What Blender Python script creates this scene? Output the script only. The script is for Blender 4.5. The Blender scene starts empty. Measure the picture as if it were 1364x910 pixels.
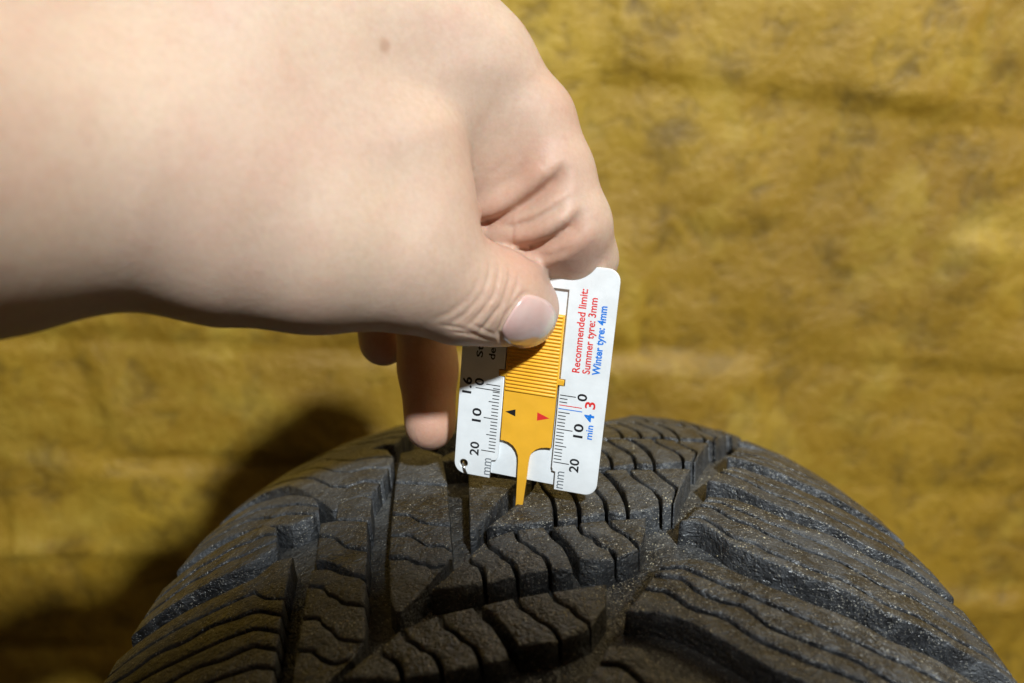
import bpy, bmesh, math, random, json
import numpy as np
from mathutils import Matrix, Vector
random.seed(4); rng = np.random.default_rng(4)
MM = .001
scene = bpy.context.scene
col = scene.collection
R = math.radians

# ============================ camera, light, exposure ============================
PITCH = R(17.5)
CAM = np.array([-1.311, -215.167, 116.871])                         # mm, origin = the point where the gauge's probe enters the tread
cam_d = bpy.data.cameras.new('camera'); cam = bpy.data.objects.new('camera', cam_d); col.objects.link(cam)
cam.location = CAM * MM; cam.rotation_euler = (R(90) - PITCH, 0, 0)
cam_d.sensor_width = 36; cam_d.lens = 29.03; cam_d.clip_start = .01; cam_d.clip_end = 30
cam_d.dof.use_dof = True; cam_d.dof.focus_distance = .232; cam_d.dof.aperture_fstop = 8.5
scene.camera = cam
scene.cycles.max_bounces = 5; scene.cycles.diffuse_bounces = 3; scene.cycles.glossy_bounces = 2; scene.cycles.transmission_bounces = 2
scene.cycles.use_adaptive_sampling = True; scene.cycles.adaptive_threshold = .025; scene.cycles.use_denoising = True
scene.cycles.caustics_reflective = False; scene.cycles.caustics_refractive = False

world = bpy.data.worlds.new('World'); scene.world = world; world.use_nodes = True
bg = world.node_tree.nodes['Background']
bg.inputs[0].default_value = (1, .84, .55, 1); bg.inputs[1].default_value = .04

# a small white lamp behind and above the photographer's right shoulder
LAMP = Vector((.452, -1.39, 1.364))
ld = bpy.data.lights.new('work_lamp', 'AREA'); lamp = bpy.data.objects.new('work_lamp', ld); col.objects.link(lamp)
ld.shape = 'DISK'; ld.size = .11; ld.energy = 60; ld.color = (.90, .97, 1.0)
lamp.location = LAMP; lamp.rotation_euler = (Vector((0, 0, .03)) - LAMP).to_track_quat('-Z', 'Y').to_euler()

# an added warm fill light, out of view, brightening the upper wall and tread tops
cd = bpy.data.lights.new('warm_fill', 'AREA'); fill_l = bpy.data.objects.new('warm_fill', cd); col.objects.link(fill_l)
cd.shape = 'DISK'; cd.size = .3; cd.energy = 2.3; cd.color = (1, .84, .55)
fill_l.location = (.56, .14, .78)

vs = scene.view_settings
vs.view_transform = 'Standard'; vs.look = 'None'; vs.exposure = 0; vs.gamma = 1; vs.use_curve_mapping = False

# ============================ helpers ============================
def tag(o, label=None, cat=None, group=None, kind=None):
    if label: o['label'] = label
    if cat: o['category'] = cat
    if group: o['group'] = group
    if kind: o['kind'] = kind
    return o

def link(name, me, mat=None, parent=None):
    o = bpy.data.objects.new(name, me); col.objects.link(o)
    if mat: me.materials.clear(); me.materials.append(mat)
    if parent: o.parent = parent
    return o

def mesh(name, V, Fc, smooth=True):
    me = bpy.data.meshes.new(name); me.from_pydata([tuple(v) for v in V], [], Fc); me.update()
    if smooth: me.polygons.foreach_set('use_smooth', [True] * len(me.polygons))
    return me

class NT:
    def __init__(s, name):
        s.m = bpy.data.materials.new(name); s.m.use_nodes = True; s.t = s.m.node_tree
        s.b = s.t.nodes['Principled BSDF']; s.o = s.t.nodes['Material Output']
    def n(s, typ, **kw):
        x = s.t.nodes.new('ShaderNode' + typ)
        for k, v in kw.items():
            if k in x.inputs: x.inputs[k].default_value = v
            else: setattr(x, k, v)
        return x
    def l(s, a, b): s.t.links.new(a, b)
    def coord(s, scale=1.):
        c = s.n('TexCoord'); return c.outputs['Object']
    def noise(s, scale, detail=4., rough=.55, vec=None, dist=0.):
        x = s.n('TexNoise', Scale=scale, Detail=detail, Roughness=rough, Distortion=dist)
        s.l(vec or s.coord(), x.inputs['Vector']); return x.outputs['Fac']
    def ramp(s, fac, stops):
        r = s.n('ValToRGB'); e = r.color_ramp.elements
        while len(e) < len(stops): e.new(.5)
        for k, (p, c) in enumerate(stops):
            e[k].position = p; e[k].color = (*c, 1) if len(c) == 3 else c
        s.l(fac, r.inputs[0]); return r.outputs[0]
    def mix(s, fac, a, b, mode='MIX'):
        x = s.n('Mix', data_type='RGBA', blend_type=mode)
        for sock, v in ((x.inputs[0], fac), (x.inputs[6], a), (x.inputs[7], b)):
            if hasattr(v, 'links'): s.l(v, sock)
            elif isinstance(v, (int, float)): sock.default_value = v
            else: sock.default_value = (*v, 1)
        return x.outputs[2]
    def math(s, op, a, b=0.):
        x = s.n('Math', operation=op)
        for k, v in enumerate((a, b)):
            if hasattr(v, 'links'): s.l(v, x.inputs[k])
            else: x.inputs[k].default_value = v
        return x.outputs[0]
    def bump(s, h, dist, strength=1., prev=None):
        x = s.n('Bump', Strength=strength, Distance=dist); s.l(h, x.inputs['Height'])
        if prev: s.l(prev, x.inputs['Normal'])
        return x.outputs[0]

def flat(name, c, rough=.45, spec=.5, bump=0., bscale=900, metal=0., sss=0.):
    t = NT(name); v = t.noise(bscale * .25, 3)
    t.l(t.ramp(v, [(.3, tuple(x * .93 for x in c)), (.7, tuple(min(1, x * 1.04) for x in c))]), t.b.inputs['Base Color'])
    t.b.inputs['Roughness'].default_value = rough; t.b.inputs['Specular IOR Level'].default_value = spec
    t.b.inputs['Metallic'].default_value = metal
    if sss:
        t.b.inputs['Subsurface Weight'].default_value = sss; t.b.inputs['Subsurface Radius'].default_value = (1, 1, 1); t.b.inputs['Subsurface Scale'].default_value = .0008
    if bump:
        t.l(t.bump(t.noise(bscale, 3), bump, 1., t.bump(t.noise(60, 3), .0004, .5)), t.b.inputs['Normal'])
        t.l(t.ramp(t.noise(110, 6, .7, None, 1.), [(.35, (rough - .08,) * 3), (.65, (rough + .14,) * 3)]), t.b.inputs['Roughness'])
    return t.m

# ---- materials
def rubber_mat(name, dust, wear, tint):
    t = NT(name); co = t.coord()
    big = t.noise(30, 3, .6, co); mid = t.noise(170, 4, .68, co, .5); fine = t.noise(900, 3, .65, co)
    c = t.ramp(mid, [(.32, (.010, .010, .011)), (.50, (.030, .031, .034)), (.68, (.078, .082, .088))])
    c = t.mix(t.math('MULTIPLY', t.ramp(big, [(.44, (0, 0, 0)), (.60, (1, 1, 1))]), wear), c, t.mix(mid, tint, tuple(x * 1.9 for x in tint)))
    c = t.mix(t.math('MULTIPLY', t.ramp(fine, [(.52, (0, 0, 0)), (.72, (1, 1, 1))]), .35 + dust * .3), c, (.095, .097, .098))
    g = None                                            # grit caught on the rubber: pale grains of several sizes, in drifts
    drn = t.noise(34, 4, .85, co, .6)
    for sc, cut, lim in ((1100., .30, .80), (2300., .36, .70)):
        v = t.n('TexVoronoi', Scale=sc, Randomness=1.); t.l(co, v.inputs['Vector'])
        w = t.n('SeparateColor'); t.l(v.outputs['Color'], w.inputs[0])
        size = t.math('MULTIPLY', w.outputs[1], cut)
        grain = t.math('LESS_THAN', v.outputs['Distance'], size)
        drift = t.math('GREATER_THAN', t.math('ADD', drn, t.math('MULTIPLY', w.outputs[0], .35)), lim - dust * .12)
        x = t.math('MULTIPLY', grain, drift); g = x if g is None else t.math('MAXIMUM', g, x)
    c = t.mix(g, c, (.34, .32, .27))
    t.l(c, t.b.inputs['Base Color'])
    t.l(t.ramp(big, [(.38, (.30,) * 3), (.60, (.55,) * 3)]), t.b.inputs['Roughness'])
    t.b.inputs['Specular IOR Level'].default_value = .38
    t.l(t.ramp(big, [(.44, (.3,) * 3), (.60, (.03,) * 3)]), t.b.inputs['Coat Weight']); t.b.inputs['Coat Roughness'].default_value = .16
    lump = t.noise(560, 2, .6, co, .8)
    hh = t.math('ADD', t.math('MULTIPLY', mid, 1.35), t.math('ADD', lump, t.math('MULTIPLY', fine, .25))); b = t.bump(hh, .0011, .95)
    t.l(b, t.b.inputs['Normal']); t.l(b, t.b.inputs['Coat Normal'])
    return t.m
M_rub = rubber_mat('tread_rubber', .35, .45, (.070, .073, .077))
M_floor = rubber_mat('groove_rubber', .6, .6, (.088, .086, .080))
M_side = rubber_mat('sidewall_rubber', 0., .3, (.06, .06, .058))
M_white = flat('white_plastic', (.85, .87, .88), .33, .5, .00003, 700)
M_back = flat('white_back_plastic', (.82, .85, .87), .36, .5, .00003, 700)
M_orange = flat('orange_plastic', (.92, .47, .035), .38, .5, .00003, 600)
M_black = flat('black_ink', (.012, .012, .014), .5)
M_red = flat('red_ink', (.78, .035, .03), .5)
M_blue = flat('blue_ink', (.012, .21, .75), .5)
M_grey = flat('grey_ink', (.16, .18, .20), .5)
M_metal = flat('steel_wire', (.62, .61, .58), .25, .5, 0, 900, 1.)

def skin_mat():
    t = NT('skin'); co = t.coord()
    a = t.noise(22, 4, .6, co); b = t.noise(90, 5, .6, co); f = t.noise(700, 3, .6, co)
    c = t.ramp(a, [(.28, (.555, .370, .272)), (.5, (.598, .432, .327)), (.72, (.620, .462, .335))])
    c = t.mix(t.math('MULTIPLY', t.ramp(b, [(.46, (0, 0, 0)), (.70, (1, 1, 1))]), .45), c, (.59, .355, .270))
    m2 = t.noise(260, 5, .7, co); c = t.mix(t.math('MULTIPLY', t.ramp(m2, [(.50, (0, 0, 0)), (.72, (1, 1, 1))]), .35), c, (.50, .31, .225))
    c = t.mix(.16, c, t.ramp(f, [(.3, (.42, .27, .20)), (.7, (.72, .57, .46))]))
    red = t.n('Attribute', attribute_name='flush_shade'); c = t.mix(red.outputs['Fac'], c, (.50, .205, .130))  # skin redness, plus shade painted into the creases
    mole = t.n('Attribute', attribute_name='mole'); c = t.mix(mole.outputs['Fac'], c, (.33, .14, .07))
    t.l(c, t.b.inputs['Base Color'])
    t.b.inputs['Subsurface Weight'].default_value = .55
    t.b.inputs['Subsurface Radius'].default_value = (1., .38, .2); t.b.inputs['Subsurface Scale'].default_value = .0028
    t.l(t.ramp(b, [(.3, (.58,) * 3), (.7, (.48,) * 3)]), t.b.inputs['Roughness'])
    t.b.inputs['Specular IOR Level'].default_value = .32
    v = t.n('TexVoronoi', Scale=900., feature='DISTANCE_TO_EDGE'); t.l(co, v.inputs['Vector'])
    n = t.bump(v.outputs['Distance'], .00016, .35); n = t.bump(b, .0009, .25, n)
    t.l(n, t.b.inputs['Normal'])
    return t.m
M_skin = skin_mat()
def nail_mat():
    t = NT('nail'); co = t.coord(); a = t.noise(120, 3, .5, co)
    lun = t.n('Attribute', attribute_name='edge')
    c = t.ramp(a, [(.3, (.66, .40, .36)), (.7, (.74, .50, .45))])
    c = t.mix(lun.outputs['Fac'], c, (.78, .66, .54))
    t.l(c, t.b.inputs['Base Color']); t.b.inputs['Roughness'].default_value = .2
    t.b.inputs['Subsurface Weight'].default_value = .4; t.b.inputs['Subsurface Radius'].default_value = (1, .45, .35); t.b.inputs['Subsurface Scale'].default_value = .0015
    t.l(t.bump(t.noise(260, 2, .5, co), .0003, .3), t.b.inputs['Normal'])
    return t.m
M_nail = nail_mat()

def wall_mat():
    t = NT('yellow_painted_masonry'); co = t.coord()
    a = t.noise(4, 5, .55, co, .2); b = t.noise(15, 6, .6, co, .2); b2 = t.noise(32, 6, .7, co, .3); f = t.noise(160, 5, .65, co)
    c = t.ramp(a, [(.30, (.28, .145, .007)), (.5, (.375, .205, .010)), (.70, (.55, .338, .026))])
    c = t.mix(t.math('MULTIPLY', t.ramp(b2, [(.34, (1, 1, 1)), (.50, (0, 0, 0))]), .8), c, (.140, .075, .007))
    c = t.mix(t.math('MULTIPLY', t.ramp(b, [(.52, (0, 0, 0)), (.72, (1, 1, 1))]), .6), c, (.62, .425, .060))
    c = t.mix(.18, c, t.ramp(f, [(.35, (.14, .09, .012)), (.65, (.42, .31, .06))]))
    t.l(c, t.b.inputs['Base Color']); t.b.inputs['Roughness'].default_value = .55
    n = t.bump(b2, .010, .5); n = t.bump(f, .0015, .5, n); t.l(n, t.b.inputs['Normal'])
    return t.m
M_wall = wall_mat()
def ground_mat():
    t = NT('dirty_concrete'); co = t.coord(); a = t.noise(7, 6, .6, co); f = t.noise(160, 5, .6, co)
    c = t.ramp(a, [(.3, (.055, .042, .022)), (.7, (.12, .095, .055))]); c = t.mix(.3, c, t.ramp(f, [(.3, (.03, .025, .015)), (.7, (.16, .13, .08))]))
    t.l(c, t.b.inputs['Base Color']); t.b.inputs['Roughness'].default_value = .85; t.l(t.bump(f, .003, .6), t.b.inputs['Normal'])
    return t.m
M_ground = ground_mat()

# ============================ setting: wall and floor ============================
def fbm(X, Y, seed, octs):
    r = np.random.default_rng(seed); out = np.zeros_like(X)
    for freq, amp in octs:
        for _ in range(4):
            a = r.uniform(0, 2 * np.pi); p = r.uniform(0, 6.28, 2); f = freq * r.uniform(.7, 1.4)
            out += amp / 2 * np.sin(f * (X * np.cos(a) + Y * np.sin(a)) + p[0] + 1.3 * np.sin(f * .6 * (Y * np.cos(a) - X * np.sin(a)) + p[1]))
    return out
FLOOR = -.668
WALL_Y = .372
def build_wall():
    nx, nz = 420, 300
    X, Z = np.meshgrid(np.linspace(-1.5, 1.5, nx), np.linspace(FLOOR - .05, 1.3, nz))
    # rough coursed masonry under many coats of paint: uneven stones, joints half filled
    Y = fbm(X, Z, 3, [(5, .004), (14, .0018)])
    r = np.random.default_rng(11); z0 = FLOOR - .06; k = 0
    while z0 < 1.32:
        hgt = r.uniform(.082, .118); x0 = -1.6 + r.uniform(0, .2)
        zb = z0 + .006 * np.sin(X * 4.1 + k) + .003 * np.sin(X * 17 + 2 * k) - .055 * X
        zt = zb + hgt
        while x0 < 1.6:
            wdt = r.uniform(.17, .31); tilt = r.uniform(-.05, .05)
            xl = x0 + .008 * np.sin(Z * 31 + k); xr = xl + wdt
            e = np.minimum(np.minimum(X - xl, xr - X), np.minimum(Z - zb, zt - Z))        # distance to the stone's rim
            inside = np.clip((e + .004) / .012, 0, 1); inside = inside * inside * (3 - 2 * inside)
            prj = r.uniform(.001, .012) * (.8 + .2 * np.sin(X * 40 + Z * 30)) + tilt * .2 * (Z - z0)
            Y -= inside * prj
            x0 += wdt
        z0 += hgt; k += 1
    Y += fbm(X, Z, 8, [(40, .0012), (90, .0007), (190, .0004)])
    V = np.stack([X, WALL_Y + Y, Z], -1).reshape(-1, 3)
    i = np.arange((nz - 1) * nx).reshape(nz - 1, nx)[:, :-1].ravel()
    Fc = np.stack([i, i + 1, i + nx + 1, i + nx], 1).tolist()
    o = link('wall', mesh('wall', V, Fc), M_wall)
    tag(o, 'rough yellow painted masonry wall behind the tyre', 'wall')
build_wall()
bm = bmesh.new()
bmesh.ops.create_grid(bm, x_segments=40, y_segments=40, size=1.5)
for v in bm.verts: v.co.z = FLOOR + random.uniform(-.001, .001); v.co.y -= 1.08
me = bpy.data.meshes.new('floor'); bm.to_mesh(me); bm.free()
tag(link('floor', me, M_ground), kind='structure')

# ============================ tyre ============================
RT, ROLL, DC = 330., R(1.7), 8.
_dk = [0, 20, 40, 60, 80, 100, 112, 125, 135.]; _dv = [0, .1, .8, 3.2, 9, 18, 25.5, 36, 47.]
_dd = np.linspace(0, 135, 271); _s = np.interp(_dd, _dk, _dv); _k = np.hanning(31); _k /= _k.sum()
_s = np.convolve(np.r_[_s[15:0:-1], _s, _s[-1] + (_s[-1] - _s[-16:-1])[::-1]], _k, 'valid'); _s -= _s[0]
def drop(d): return np.interp(np.abs(d), _dd, _s)
AX = np.array([math.cos(ROLL), 0, math.sin(ROLL)]); NU = np.array([-math.sin(ROLL), 0, math.cos(ROLL)]); CI = np.array([0, 1., 0])
CEN = -NU * (RT - float(drop(DC))) + AX * DC
def TY(d, v, h=0.):
    """tread coordinates (mm across, mm along, mm above the tread) -> world metres"""
    d = np.asarray(d, float); v = np.asarray(v, float); r = RT - drop(d) + h; th = v / RT
    return (CEN + d[..., None] * AX + (np.cos(th) * r)[..., None] * NU + (np.sin(th) * r)[..., None] * CI) * MM

tyre = bpy.data.objects.new('car_tyre', None); col.objects.link(tyre)
base_pt = (CEN - NU * RT) * MM
tyre.location = base_pt
tag(tyre, 'black winter car tyre with worn siped tread blocks, standing before the yellow wall', 'tyre')
tyre_off = Vector(base_pt)
GD = 8.0
def tyre_part(name, V, Fc, mat, smooth=True):
    V = np.asarray(V) - np.array(base_pt)
    return link(name, mesh(name, V, Fc, smooth), mat, tyre)
# carcass: groove floor + sidewalls, full ring
prof = [(d, RT - float(drop(d)) - GD) for d in np.linspace(-121, 121, 89)]
side = [(126, RT - 52), (129, RT - 66), (130, RT - 85), (127, RT - 104), (118, RT - 120), (108, RT - 126)]
prof = [(-d, r) for d, r in side[::-1]] + prof + side
inner = [(100, RT - 124), (104, RT - 100), (108, RT - 60), (95, RT - 32), (50, RT - 22), (-50, RT - 22), (-95, RT - 32), (-108, RT - 60), (-104, RT - 100), (-100, RT - 124)]
prof = prof + inner
NA = 360
pd = np.array([p[0] for p in prof]); pr = np.array([p[1] for p in prof]); th = np.linspace(0, 2 * np.pi, NA, endpoint=False)
V = (CEN + pd[None, :, None] * AX + (np.cos(th)[:, None] * pr)[..., None] * NU + (np.sin(th)[:, None] * pr)[..., None] * CI) * MM
n_p = len(prof)
Fc = []; Fs = []
for i in range(NA):
    j = (i + 1) % NA
    for k in range(n_p):
        q = (k + 1) % n_p
        f = (i * n_p + k, j * n_p + k, j * n_p + q, i * n_p + q)
        (Fc if 5 <= k < 5 + 90 else Fs).append(f)
V = V.reshape(-1, 3)
def sub(V, F):
    u = np.unique(np.array(F)); m = np.full(len(V), -1); m[u] = np.arange(len(u)); return V[u], m[np.array(F)].tolist()
tyre_part('groove_floor', *sub(V, Fc), M_floor)
tyre_part('sidewall', *sub(V, Fs), M_side)

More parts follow.
